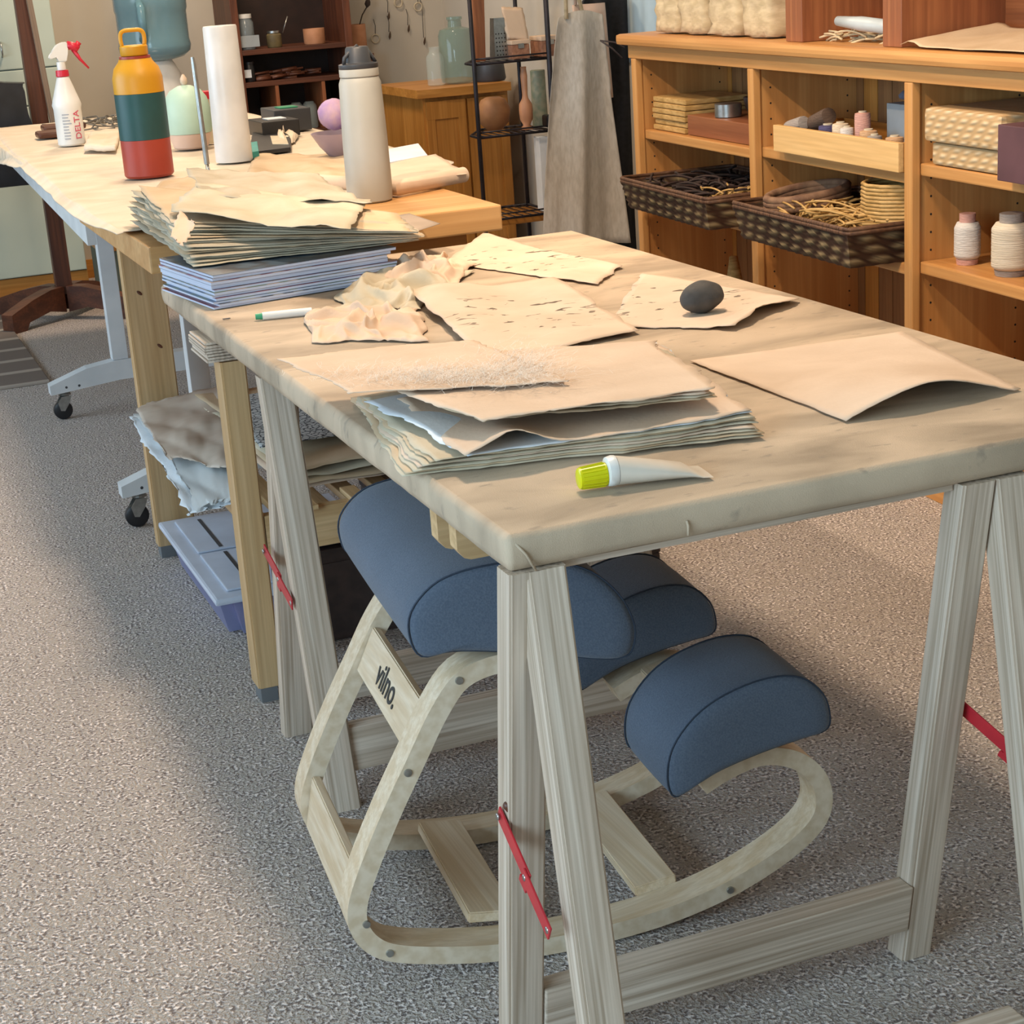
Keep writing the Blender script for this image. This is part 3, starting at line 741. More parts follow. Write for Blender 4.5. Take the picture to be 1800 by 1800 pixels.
# marker
mk = thing('marker_pen', 'white marker pen with green end lying beside the magazines', 'pen', PZ(450, 557, ZT))
a = PZ(449, 557, ZT+.006); b = PZ(548, 547, ZT+.006); d = (b-a).normalized()
bm = nb(); tube(bm, [a+d*.012, b], .0068, 14); obj('barrel', bm, mt['white'], mk, True, autos=40)
bm = nb(); tube(bm, [a, a+d*.012], [.005, .006], 12); obj('end_plug', bm, mt['green'], mk, True, autos=40)
bm = nb(); box(bm, PZ(392, 562, ZT), PZ(405, 560, ZT)+V((0, .003, .0012))); tag(obj('staple', bm, mt['charcoal']), 'tiny dark staple in the canvas left of the marker', 'staple')

# crumpled tissue
def crumple(name, pts, h, m, label, seed, zb=ZT, n=60, dk=.025):
    c = sum((V(p) for p in pts), V())/len(pts)
    def fn(u, v):
        a, b, c_, d_ = [V(p) for p in pts]
        p = a*(1-u)*(1-v)+b*u*(1-v)+c_*u*v+d_*(1-u)*v
        e = (math.sin(math.pi*u)*math.sin(math.pi*v))**.45
        r1 = max(0, .45-1.6*abs(nz(u*2.6+seed, v*2.6, seed))); r2 = max(0, .35-1.5*abs(nz(u*5+seed, v*4, seed*2)))
        p.x += dk*nz(u*4, v*4, seed+9); p.y += dk*nz(u*4, v*4, seed+19)
        p.z = zb+.0015+h*(.10*e+e*(1.1*r1+.8*r2))+.004*abs(nz(u*9, v*9, seed))
        return p
    bm = nb(); grid(bm, fn, n, n, 0, .0007); o = obj(name, bm, m, None, True)
    return tag(o, label, 'tissue paper', 'crumpled tissues on the work table')
crumple('crumpled_tissue', [PZ(590, 545, ZT), PZ(745, 548, ZT), PZ(820, 478, ZT), PZ(620, 480, ZT)], .050, mt['paper3'], 'crumpled greyish beige tissue paper right against the magazine stack', 2.3, dk=.03)
crumple('crumpled_tissue', [PZ(552, 602, ZT), PZ(752, 600, ZT), PZ(735, 545, ZT), PZ(530, 552, ZT)], .04, mt['tissue'], 'crumpled pinkish tissue paper in front, touching the marker tip', 5.1)
crumple('crumpled_tissue', [PZ(640, 500, ZT), PZ(800, 508, ZT), PZ(835, 470, ZT), PZ(695, 462, ZT)], .05, mt['tissue'], 'crumpled pinkish tissue lying behind the grey one by the leaf print', 8.2, zb=ZT+.004)

# sheets
lf = lambda a: (lambda u, v: a*max(0, (u-.75))*max(0, .4-v)*8)
sheet('paper_sheet', [PZ(780, 462, ZT+.002), PZ(1050, 500, ZT+.002), PZ(1092, 466, ZT+.004), PZ(850, 416, ZT+.004)], mt['leaf'], 'leaf-flecked cream sheet farthest back on the work table', 'paper', amp=.005, seed=21, fold=lambda u, v: .012*max(0, 1-abs(u-.05)*4)*v, deckle=.006, zmin=ZT)
sheet('paper_sheet', [PZ(1068, 572, ZT+.002), PZ(1290, 580, ZT+.002), PZ(1408, 524, ZT+.006), PZ(1215, 472, ZT+.002)][0:1] + [PZ(1290, 578, ZT+.002), PZ(1408, 524, ZT+.005), PZ(1130, 478, ZT+.004)], mt['leaf'], 'leaf-flecked cream sheet lying under the dark stone', 'paper', amp=.003, seed=25, fold=lambda u, v: .016*max(0, u-.8)*5*(1-abs(v-.4)*1.5)+.0, deckle=.006, zmin=ZT)
sheet('paper_sheet', [PZ(856, 636, ZT+.006), PZ(1125, 580, ZT+.006), PZ(975, 487, ZT+.008), PZ(722, 522, ZT+.008)], mt['leaf'], 'large leaf-flecked cream sheet in the middle of the table', 'paper', amp=.006, seed=31, fold=lambda u, v: .018*math.exp(-((u-.15)**2)*14)*(v), deckle=.005, zmin=ZT+.004)
sheet('paper_sheet', [PZ(1490, 740, ZT+.002), PZ(1795, 684, ZT+.002), PZ(1585, 583, ZT+.003), PZ(1214, 634, ZT+.002)], mt['paper'], 'plain cream sheet with arched edge at the right of the table', 'paper', amp=.002, seed=35, fold=lambda u, v: .030*math.sin(math.pi*min(1, u*1.05))*max(0, 1-v*1.25)**1.3, deckle=.003, zmin=ZT)
# dark stone
bm = nb(); bmesh.ops.create_icosphere(bm, subdivisions=4, radius=1)
sc_ = PZ(1235, 548, ZT+.005)
for v in bm.verts:
    c = v.co.copy(); k = 1+.10*nz(c.x*1.3, c.y*1.3, c.z*1.3+3)
    ax = V((.93, .2, 0)).normalized(); ay = V((-ax.y, ax.x, 0))
    v.co = sc_+(ax*c.x*.041+ay*c.y*.026+V((0, 0, 1))*(c.z*.0255))*k+V((0, 0, .0245))
tag(obj('stone', bm, mt['stone'], None, True), 'dark grey rounded stone weighing down a sheet', 'stone')

# main stack of handmade papers
N1 = 9
cols1 = ['paper3', 'paper2', 'paper3', 'paper', 'paper3', 'paper2', 'paper3', 'paper_white', 'paper']
for k in range(N1):
    z = ZT+.002+k*.0027; r_ = lambda a=4: random.uniform(-a, a)
    q = [PZ(705+k*9+r_(), 837-k*4.5+r_(2), z), PZ(1345-k*3+r_(4), 764-k*5+r_(2), z+.003), PZ(1150+r_(), 615-k*2, z+.002), PZ(622+k*2+r_(8), 702-k*.5+r_(4), z+.002)]
    if k == 7: q[0] = PZ(815, 803, z+.002); q[3] = PZ(640, 706, z+.004)
    if k == 8: q[0] = PZ(812, 806, z+.001); q[3] = PZ(700, 700, z+.006)
    def fo(u, v, kk=k):
        e = .0015*kk*max(0, u-.6)*max(0, .5-v)
        if kk == 8: e += .024*math.exp(-((u-.17)/.12)**2)*max(0, 1-v*1.9)**1.5
        if kk == 7: e += .008*math.exp(-((v-.5)/.3)**2)*max(0, .3-u)*3
        return e
    sheet('handmade_paper', q, mt[cols1[k]], ('whitish' if k == 7 else 'cream') + ' handmade sheet in the near pile, %s of its lower nine' % (ordinals(k, N1)), 'paper', 'handmade papers in the near pile', amp=.0018, seed=80+k*.07, freq=1.6, deckle=.006, fold=fo, n=36)
N2 = 5
for k in range(N2):
    z = ZT+.044+k*.0046; r_ = lambda a=4: random.uniform(-a, a)
    q = [PZ(850-k*8+r_(), 742-k*9+r_(2), z+.002), PZ(1262-k*4+r_(3), 697-k*5, z), PZ(1148+r_(8), 600+(4-k)*2, z), PZ(600-k*8, 648-k*3, z)]
    if k == 4: q = [PZ(618, 692, z+.004), PZ(1000, 668, z+.003), PZ(830, 597, z+.002), PZ(487, 629, z)]
    if k == 3: q = [PZ(842, 742, z+.001), PZ(1256, 679, z), PZ(1146, 597, z), PZ(580, 640, z)]
    sheet('handmade_paper', q, mt[['paper2', 'paper3', 'tissue', 'paper', 'paper'][k]], 'cream handmade sheet in the near pile, %s of the upper five' % ordinals(k, N2), 'paper', 'handmade papers in the near pile', amp=.0035, seed=90+k*.17, freq=2.2, deckle=.008, n=34)
# wisps of wool
bm = nb(); zc = ZT+.070
for k in range(1000):
    c = PZ(random.gauss(895, 32), random.gauss(645, 16), zc) if k % 3 == 0 else PZ(random.gauss(760, 90), random.gauss(665, 9), zc); L = random.uniform(.02, .09); a = random.gauss(.25, .7); p = c.copy(); pts = []
    for s_ in range(9):
        a += random.gauss(0, .35); p = p+V((math.cos(a), math.sin(a), 0))*L/9; p.z = zc+.004*random.random()+.003*nz(p.x*30, p.y*30, k); pts.append(p.copy())
    wv = .00017
    for x, y in zip(pts, pts[1:]):
        dd = (y-x).normalized(); s_ = V((-dd.y, dd.x, 0))*wv
        face(bm, [bm.verts.new(q) for q in (x-s_, x+s_, y+s_, y-s_)])
tag(obj('wool_wisps', bm, M('white_wool', 'E8E4DE', 'DCD8D0', 50, .9)), 'wispy white wool fibres lying across the near pile of papers', 'wool', kind='stuff')

# glue tube
gt = thing('glue_tube', 'white glue tube with yellow screw cap at the near table edge', 'tube', PZ(1040, 850, ZT))
a = PZ(1016, 838, ZT+.017); b = PZ(1240, 826, ZT+.004); d = (b-a); L = d.length; d.normalize(); s_ = V((-d.y, d.x, 0)); s_.normalize()
def oval(bm, st, mi=0, n=24):
    rows = []
    for x, ry, rz, zc in st:
        c = a+d*x; c.z = zc
        rows.append([bm.verts.new(c+s_*ry*math.cos(2*math.pi*i/n)+V((0, 0, rz*math.sin(2*math.pi*i/n)))) for i in range(n)])
    for p, q in zip(rows, rows[1:]):
        for i in range(n): face(bm, [p[i], p[(i+1) % n], q[(i+1) % n], q[i]], mi)
    face(bm, rows[0][::-1], mi); face(bm, rows[-1], mi)
bm = nb(); oval(bm, [(0, .0105, .0105, ZT+.0145), (.001, .012, .012, ZT+.0145), (.032, .0135, .0135, ZT+.0155)]); cp_ = obj('cap', bm, mt['yellow'], gt, True, autos=40)
bm = nb(); 
for i in range(18):
    an = 2*math.pi*i/18; o1 = a+d*.003+s_*.0123*math.cos(an); o1.z = ZT+.0147+.0123*math.sin(an); o2 = a+d*.030+s_*.0137*math.cos(an); o2.z = ZT+.0156+.0137*math.sin(an)
    tube(bm, [o1, o2], .0007, 5)
obj('cap_ribs', bm, mt['yellow'], cp_)
bm = nb(); oval(bm, [(.0325, .014, .014, ZT+.0165), (.034, .0175, .0165, ZT+.018), (.040, .0185, .0175, ZT+.0185), (.044, .0175, .017, ZT+.0185)]); obj('shoulder', bm, mt['white'], gt, True, autos=50)
bm = nb(); oval(bm, [(.0445, .0175, .0168, ZT+.0182), (.07, .0195, .0140, ZT+.0152), (.10, .0215, .0105, ZT+.0115), (.125, .0232, .0070, ZT+.0079), (L-.012, .0255, .0022, ZT+.0032), (L, .026, .0010, ZT+.0022)]); obj('tube_body', bm, mt['glue'], gt, True, autos=60)

# ================================================================== things on the far table
ZF = .8135
def lathe_thing(name, label, cat, c, parts, group=None, n=28):
    t = thing(name, label, cat, c, group)
    for nm, prof, m in parts:
        bm = nb(); lathe(bm, c, prof, n); obj(nm, bm, m, t, True, autos=35)
    return t
bc = V((.232, 3.15, ZF))
wb = lathe_thing('water_bottle', 'large mustard, teal and brick-red bottle with loop cap on the far table', 'bottle', bc,
    [('lower_band', [(.060, 0), (.065, .006), (.065, .098)], mt['brick']), ('middle_band', [(.0655, .0985), (.0655, .216)], mt['teal']),
     ('shoulder', [(.065, .2165), (.065, .255), (.058, .28), (.044, .297), (.042, .303)], mt['mustard']), ('neck_ring', [(.040, .3035), (.040, .310)], mt['brick']), ('cap', [(.034, .311), (.036, .314), (.036, .334), (.033, .337)], mt['mustard'])])
bm = nb(); tube(bm, catmull([bc+V(p) for p in ((-.029, 0, .336), (-.031, 0, .352), (-.029, 0, .367), (-.020, 0, .374), (.0, 0, .375), (.020, 0, .374), (.029, 0, .367), (.031, 0, .352), (.029, 0, .336))], 4), .0055, 10); obj('carry_loop', bm, mt['mustard'], wb, True)
gc = V((.562, 2.245, .8005))
gb = lathe_thing('insulated_flask', 'tall pale grey flask with charcoal lid on the bench', 'bottle', gc,
    [('flask_body', [(.045, 0), (.050, .004), (.052, .03), (.0505, .15), (.047, .262), (.044, .270), (.0425, .274)], mt['greybot']), ('collar', [(.0415, .2745), (.044, .277), (.044, .292), (.0435, .293)], mt['greybot']),
     ('lid', [(.043, .2935), (.044, .295), (.044, .303), (.030, .306), (.029, .309), (.026, .336), (.023, .340)], mt['charcoal'])])
bm = nb(); tube(bm, [gc+V((-.036, -.01, .304)), gc+V((-.034, -.012, .318)), gc+V((-.02, -.01, .330)), gc+V((.0, -.008, .342))], .0045, 8); tube(bm, [gc+V((.02, .0, .336)), gc+V((.032, 0, .318)), gc+V((.040, 0, .304))], .0045, 8); obj('spout_loop', bm, mt['charcoal'], gb, True)
rc = V((.497, 3.3, ZF))
bm = nb(); 
lathe(bm, rc, [(.050, 0), (.0515, .004), (.046, .36), (.044, .364), (.018, .365), (.018, .34)], 32)
tag(obj('paper_roll', bm, mt['white'], None, True, autos=40), 'tall upright white paper roll standing on the far table', 'roll')
# metal rod stand
rt = thing('metal_tube', 'thin upright steel tube standing between the paper roll and the bottle', 'tube', (.275, 2.61, ZF))
bm = nb(); tube(bm, [V((.276, 2.61, ZF+.07)), V((.272, 2.61, 1.115)), V((.271, 2.61, 1.132))], [.0065, .0055, .004], 12); obj('shaft', bm, mt['metal'], rt, True, autos=40)
bm = nb(); tube(bm, [V((.270, 2.60, ZF)), V((.275, 2.608, ZF+.08))], .0025, 8); tube(bm, [V((.286, 2.61, ZF)), V((.277, 2.612, ZF+.08))], .0025, 8); obj('prong', bm, mt['metal'], rt, True)
# spray bottle
sp = V((.202, 4.33, ZF))
st = lathe_thing('spray_bottle', 'white spray bottle with red trigger and red collar on the far table', 'spray bottle', sp,
    [('bottle_body', [(.040, 0), (.044, .005), (.044, .115), (.047, .128), (.043, .142), (.024, .20), (.019, .215)], mt['white']), ('collar', [(.0195, .216), (.021, .218), (.020, .236)], mt['redplastic']), ('neck', [(.014, .237), (.014, .262)], mt['white'])])
bm = nb(); y = sp.y-.013
pr = [(-.010, .262), (.016, .262), (.022, .285), (.026, .305), (.024, .322), (.008, .322), (-.010, .315), (-.022, .302), (-.034, .282), (-.040, .276), (-.030, .272), (-.014, .282)]
prism(bm, [(sp.x+a_+.002, y, sp.z+b_) for a_, b_ in pr], (0, .026, 0)); bmesh.ops.bevel(bm, geom=bm.edges[:], offset=.0025, segments=2, affect='EDGES'); obj('spray_head', bm, mt['white'], st)
bm = nb(); tube(bm, [sp+V((.026, 0, .312)), sp+V((.048, 0, .306)), sp+V((.060, 0, .296))], [.014, .013, .012], 12); tube(bm, [sp+V((.050, 0, .300)), sp+V((.066, 0, .318))], [.007, .009], 10); tube(bm, [sp+V((.044, 0, .298)), sp+V((.062, 0, .265)), sp+V((.086, 0, .235))], [.008, .005, .003], 8); obj('trigger', bm, mt['redplastic'], st, True)
view = (CAM-sp); view.z = 0; view.normalize(); right = V((-view.y, view.x, 0))
ang = math.atan2(view.y, view.x)+.62; nrm = V((math.cos(ang), math.sin(ang), 0)); X_ = V((0, 0, 1)); Y_ = nrm.cross(X_)
mw = Matrix((X_, Y_, nrm)).transposed().to_4x4(); mw.translation = sp+nrm*.0443+V((0, 0, .065)); text('lettering', 'DELTA', .030, mt['redink'], st, mw)
ang -= .75; nrm = V((math.cos(ang), math.sin(ang), 0)); Y2 = V((0, 0, 1)); X2 = Y2.cross(nrm)
bm = nb()
for r_ in range(9): obox(bm, sp+nrm*.0442+X2*-.014+Y2*(.022+.0095*r_), X2*.028*random.uniform(.6, 1), nrm*.0004, Y2*.003)
obj('print_lines', bm, M('grey_print', '9AA0AA', None, 10, .6), st)
# mint container with pink base
mc_ = V((.482, 3.8, ZF))
lathe_thing('ceramic_jar', 'mint green domed jar with pale pink base and bead knob', 'jar', mc_,
    [('jar_base', [(.045, 0), (.052, .005), (.060, .03), (.063, .045)], mt['pinkish']), ('dome', [(.066, .046), (.069, .06), (.069, .12), (.062, .15), (.046, .172), (.02, .185), (.006, .187)], mt['mint']), ('knob', [(.006, .187), (.011, .196), (.010, .206), (.003, .218)], mt['paper'])])
t = thing('paper_cup', 'white cup with red rim pattern behind the paper roll', 'cup', (.56, 3.95, ZF))
bm = nb(); lathe(bm, (.555, 3.9, ZF), [(.026, 0), (.035, .155), (.033, .155), (.025, .004)], 20); obj('cup_body', bm, mt['paper3'], t, True, autos=40)
bm = nb(); lathe(bm, (.555, 3.9, ZF), [(.0345, .135), (.0362, .157), (.0342, .157)], 20); obj('rim_band', bm, mt['redplastic'], t, True, autos=40)
# bowl with pink paper ball
b0 = V((.755, 3.12, ZF))
bm = nb(); lathe(bm, b0, [(.028, 0), (.034, .003), (.058, .03), (.076, .060), (.080, .066), (.077, .066), (.056, .033), (.030, .008)], 28, cap=True); tag(obj('bowl', bm, mt['bowl'], None, True, autos=45), 'mauve bowl on the far table behind the grey flask', 'bowl')
bm = nb(); bmesh.ops.create_icosphere(bm, subdivisions=3, radius=1)
for v in bm.verts: c = v.co.copy(); v.co = b0+V((-.012+c.x*.042, c.y*.042, .072+(c.z+1)*.042))*(1)+c*.004*nz(c.x*3, c.y*3, c.z*3)
tag(obj('paper_ball', bm, mt['pinkpaper'], None, True), 'pink and lilac mottled round paper ball resting in the mauve bowl', 'paper ball')
# flat things, trays
def simple_box(name, label, cat, q, h, m, z, group=None, bev=.003, parent=None):
    a, b, c = [V((p.x, p.y, 0)) for p in q]; bm = nb(); obox(bm, V((a.x, a.y, z)), b-a, c-a, (0, 0, h), 0, bev)
    o = obj(name, bm, m, parent)
    return tag(o, label, cat, group) if label else o
simple_box('notebook', 'black leaflet with small white print lying by the paper roll', 'notebook', [PZ(437, 275, ZF), PZ(512, 266, ZF), PZ(447, 228, ZF)], .012, mt['black'], ZF)
q_ = [PZ(480, 262, ZF), PZ(508, 262, ZF), PZ(476, 247, ZF)]
simple_box('photo_card', 'grey green picture card on the black leaflet', 'card', q_, .002, mt['paper3'], ZF+.0125, bev=0)
simple_box('teal_card', 'small teal card at the foot of the paper roll', 'card', [PZ(440, 280, ZF), PZ(456, 277, ZF), PZ(438, 262, ZF)], .018, M('teal_card', '2F8F88', None, 10, .5), ZF+.0005, bev=.001)
for k, (x, y) in enumerate(((.78, 3.95), (.86, 4.1))):
    simple_box('tin_box', ['dark tin box of supplies on the far table', 'black flat box behind the dark tin box'][k], 'box', [V((x-.06, y-.09, 0)), V((x+.06, y-.09, 0)), V((x-.06, y+.09, 0))], .05+.02*k, mt['charcoal'] if k else mt['black'], ZF)
    simple_box('small_card', ['pale card leaning on the dark tin box', 'green card on the black flat box'][k], 'card', [V((x-.03, y-.05, 0)), V((x+.03, y-.05, 0)), V((x-.03, y+.02, 0))], .003, mt['paper_white'] if k == 0 else mt['green'], ZF+.051+.02*k, bev=0)
crumple('cotton_pouch', [PZ(488, 258, ZF), PZ(525, 250, ZF), PZ(510, 212, ZF), PZ(470, 216, ZF)], .05, mt['cloth'], 'cream cotton pouch with dark cord among the tins', 3.3, zb=ZF, n=20, dk=.02)
o = bpy.data.objects['cotton_pouch']; o['category'] = 'pouch'; del o['group']
for k in range(2):
    bm = nb(); c = [V((.215, 4.72, ZF)), V((.27, 5.0, ZF))][k]; box(bm, c+V((-.075, -.05, 0)), c+V((.075, .05, .022)), 0, .009); tag(obj('wooden_brush', bm, mt['dark_x']), ['brown wooden block half hidden by the spray bottle', 'brown wooden block just behind the spray bottle'][k], 'wooden block')
bm = nb()
for k in range(26):
    c = V((random.uniform(.32, .62), random.uniform(4.9, 5.2), ZF+.01)); a_ = random.uniform(0, 6.28); pts = [c+V((math.cos(a_+s_*.5)*.03*s_, math.sin(a_+s_*.5)*.03*s_, .012*math.sin(s_*1.2))) for s_ in range(6)]; tube(bm, pts, .003, 6)
tag(obj('cord_pile', bm, M('grey_cord', '7A7468', '4A4640', 20, .8)), 'loose heap of grey cords at the back of the far table', 'cord', kind='stuff')
sheet('folded_cloth', [PZ(150, 268, ZF), PZ(205, 268, ZF), PZ(212, 235, ZF), PZ(160, 240, ZF)], mt['cloth'], 'folded cream cloth right of the spray bottle', 'cloth', amp=.006, seed=4, freq=3, fold=lambda u, v: .016+.004*math.sin(v*20), thick=.012, n=14)
# brown paper roll and loose papers at right of far table
bm = nb(); tube(bm, [PZ(560, 318, .822), PZ(700, 330, .822), PZ(815, 307, .822)], [.016, .018, .018], 18); tag(obj('paper_roll', bm, mt['paper'], None, True, autos=60), 'cream paper roll lying flat behind the grey flask', 'roll')
sheet('large_sheet', [PZ(680, 320, ZF+.012), PZ(822, 305, ZF+.015), PZ(765, 270, ZF+.004), PZ(665, 292, ZF+.004)], mt['paper'], 'cream paper unrolling from the flat roll at the right of the flask', 'paper', amp=.003, seed=8, n=14)
sheet('large_sheet', [PZ(430, 318, ZF+.006), PZ(650, 325, ZF+.006), PZ(640, 268, ZF+.004), PZ(450, 272, ZF+.004)], mt['paper2'], 'tan crinkled paper lying on the far table behind the paper heap', 'paper', amp=.014, seed=9, freq=4, n=30, zmin=ZF)
sheet('large_sheet', [PZ(250, 350, ZF+.004), PZ(352, 365, ZF+.004), PZ(380, 300, ZF+.004), PZ(285, 318, ZF+.004)], mt['paper2'], 'tan paper sheet on the cover left of the paper heap', 'paper', amp=.006, seed=19, freq=3, n=20, zmin=ZF)
bm = nb(); tube(bm, [PZ(250, 372, .826), PZ(305, 366, .826), PZ(345, 358, .826)], [.013, .014, .013], 16); tag(obj('cloth_roll', bm, mt['cloth'], None, True, autos=60), 'rolled cream cloth end at the left edge beside the paper heap', 'roll')
# white frame tray at the right
simple_box('white_tray', 'pale flat tray at the right rear edge of the far table', 'tray', [PZ(680, 290, ZF), PZ(752, 276, ZF), PZ(668, 268, ZF)], .006, mt['paper_white'], ZF)

# ================================================================== bookshelf
bs = thing('bookshelf', 'long honey-coloured wooden bookshelf along the right wall', 'bookshelf', sh(2.4, .15, 0))
DEP = .33; S0, S1 = .33, 3.66
fr = Matrix((DD, SD, V((0, 0, 1)))).transposed()
def sb_box(s0, s1, d0, d1, z0, z1, name, m, parent, bev=.002, frame=fr):
    bm = nb(); obox(bm, sh(s0, d0, z0), SD*(s1-s0), DD*(d1-d0), (0, 0, z1-z0), 0, bev); return obj(name, bm, m, parent, frame=frame)
sb_box(S0-.03, S1+.035, -.028, DEP+.02, 1.013, 1.046, 'shelf_top', mt['honey_y'], bs, .012)
sb_box(S0, S1, .0, .02, .972, 1.0125, 'face_rail', mt['honey_y'], bs)
sb_box(S0, S1, .0, .02, .0, .075, 'plinth', mt['honey_y'], bs)
posts = [.35, 1.17, 1.985, 2.80, 3.622]
for s in posts:
    sb_box(s-.018, s+.018, .0, .022, .0755, .9715, 'front_strip', mt['honey_z'], bs, .003)
    p = sb_box(s-.010, s+.010, .0225, DEP-.012, .0, 1.0125, 'upright', mt['honey_z'], bs, 0)
    bm = nb()
    for zz in range(20):
        z_ = .12+zz*.042
        for dd in (.055, .29): lathe(bm, sh(s-.0105, dd, z_), [(.0001, 0), (.0028, .0001), (.0028, .0012)], 8, 0, SD)
    obj('peg_hole', bm, mt['ink'], p)
for a, b, zs in zip(posts, posts[1:], ((.785, .56), (.787, .558), (.762, .545), (.752, .54))):
    for z_ in zs:
        sb_box(a+.012, b-.012, .024, DEP-.014, z_-.028, z_, 'shelf', mt['honey_y'], bs, .004)
    sb_box(a+.012, b-.012, .024, DEP-.014, .0755, .095, 'shelf', mt['honey_y'], bs, .003)
nb_ = 44
mt['back_z'] = wood('brown_back_plank', '93693E', '7A5230', 'z', 20, .5); mt['greyw_z'] = wood('grey_back_plank', 'A39878', '8E8466', 'z', 20, .5)
def onp(px, py, d): return pn(px, py, DD, D0+d)
for k in range(nb_):
    a = S0+(S1-S0)*k/nb_; sb_box(a, a+(S1-S0)/nb_-.003, DEP-.0115, DEP, .0, 1.0125, 'back_plank', mt['greyw_z'] if any(0 < a_-p_ < .16 for p_ in posts for a_ in (a,)) and k % 5 != 0 else [mt['back_z'], mt['cab_z'], mt['back_z']][(k*7) % 3], bs, 0)

# items in the bookshelf: bay A (leftmost seen), B, C
def on(s, d, z): return sh(s, d, z)
def ssheet_stack(): pass
def lbox(name, label, cat, s0, s1, d0, d1, z0, z1, m, group=None, bev=.002, parent=None):
    o = sb_box(s0, s1, d0, d1, z0, z1, name, m, parent, bev); return tag(o, label, cat, group) if label else o
# bay A upper: straw boxes, wooden tray, metal tin
for k in range(6):
    z0 = .7535+k*.017; c = mt['straw2']
    lbox('straw_mat', 'flat straw mat, ' + ['lowest', 'second from the bottom', 'third from the bottom', 'third from the top', 'second from the top', 'topmost'][k] + ' of the pile in the left bay', 'mat', 3.345+.008*random.random(), 3.585+.012*random.random(), .045+.008*random.random(), .26, z0, z0+.0155, c, 'straw mats in the left bay', .004)
lbox('wooden_tray', 'reddish tan wooden tray beside the straw mats', 'tray', 2.83, 3.335, .05, .25, .7535, .812, mt['red_y'])
bm = nb(); lathe(bm, on(3.155, .10, .8125), [(.036, 0), (.04, .002), (.04, .038), (.037, .04)], 20); tag(obj('metal_tin', bm, mt['metal'], None, True, autos=40), 'shiny round metal tin on the reddish tray', 'tin')
bm = nb(); lathe(bm, on(3.14, .20, .8125), [(.03, 0), (.046, .02), (.052, .05), (.05, .052)], 24); tag(obj('dark_dish', bm, mt['brownbox'], None, True, autos=40), 'dark bowl standing behind the shiny tin', 'dish')
# bay B upper: cream tray with spools
tr = thing('wooden_tray', 'pale cream wooden tray full of thread spools', 'tray', on(2.42, .12, .763))
sb_box(2.02, 2.66, -.005, .010, .7635, .832, 'tray_front', wood('cream_wood', 'E8BE80', 'DDB070', 'y', 20, .5), tr, .002)
sb_box(2.02, 2.66, .0105, .20, .7635, .772, 'tray_base', mt['cab_y'], tr, .001)
sb_box(2.02, 2.66, .2005, .212, .7635, .832, 'tray_back', mt['cab_y'], tr, .001)
for s in (2.02, 2.65): sb_box(s, s+.010, .0105, .20, .7725, .832, 'tray_side', mt['cab_x'], tr, .001)
def spool(s, d, z, r, h, m, label, lie=False, axis=None, cat='spool', grp='spools in the cream tray'):
    t = thing('thread_spool', label, cat, on(s, d, z), grp)
    ax = V((0, 0, 1)) if axis is None else axis
    bm = nb(); lathe(bm, on(s, d, z), [(r*.55, 0), (r*.95, .002), (r, h*.15), (r, h*.85), (r*.95, h-.002), (r*.55, h)], 18, 0, ax); obj('thread', bm, m, t, True, autos=45)
    bm = nb(); lathe(bm, on(s, d, z)+ax*(h-.0005), [(r*.5, 0), (r*.5, .004), (r*.3, .004)], 14, 0, ax); obj('spool_core', bm, mt['paper3'], t, True, autos=40)
    return t
tm = {c: M('thread_'+c, h_, None, (60, 60, 400), .7, bmp=.4) for c, h_ in dict(pink='C9988A', cream='DCC8AC', grey='9A9088', violet='4A4468', white='D2CCC4', brown='5A4638', tan='C8A078').items()}
spool(2.30, .06, .805, .020, .075, tm['pink'], 'tall dusty pink spool standing in the cream tray')
spool(2.385, .045, .80, .021, .05, tm['cream'], 'short cream spool at the front left of the pink one')
spool(2.325, .03, .80, .017, .045, tm['white'], 'whitish spool in front of the pink one')
spool(2.245, .045, .80, .022, .042, tm['tan'], 'tan spool right of the pink one')
spool(2.47, .06, .862, .022, .10, tm['brown'], 'brown spool lying tilted at the left of the tray', axis=(SD*.8+V((0, 0, -.25))).normalized())
spool(2.46, .05, .80, .024, .04, tm['violet'], 'dark violet spool near the middle of the tray')
spool(2.19, .03, .80, .018, .035, tm['grey'], 'grey spool at the front right of the tray')
spool(2.13, .05, .80, .022, .034, tm['tan'], 'low tan spool at the right end of the tray')
spool(2.55, .03, .842, .018, .09, tm['grey'], 'grey spool lying lengthwise at the left end of the tray', axis=(SD*.9+V((0, 0, -.2))).normalized())
lbox('plastic_box', 'translucent blue-grey plastic box behind the spools', 'box', 2.06, 2.27, .11, .19, .775, .90, mt['bluegrey'])
bm = nb()
for k in range(14):
    c = on(random.uniform(2.08, 2.25), random.uniform(.13, .17), .905+random.random()*.01); lathe(bm, c, [(.0, 0), (.014, .004), (.016, .012), (.006, .022)], 10)
tag(obj('yarn_scraps', bm, M('yarn_scraps', '7C7484', '5A6070', 20, .9), None, True), 'dull violet yarn scraps heaped in the blue-grey box', 'yarn', kind='stuff')
# bay C upper: woven box, purple-brown box
wbx = thing('woven_box', 'pale woven palm box with lid in the right bay', 'box', on(1.75, .17, .788))
sb_box(1.645, 1.925, .025, .30, .788, .840, 'box_base', mt['straw'], wbx, .010)
sb_box(1.63, 1.94, .012, .31, .8405, .918, 'lid', mt['straw'], wbx, .014)
lbox('dark_box', 'purple-brown square box at the right picture edge', 'box', 1.46, 1.59, -.022, .18, .7885, .905, mt['mauve'])
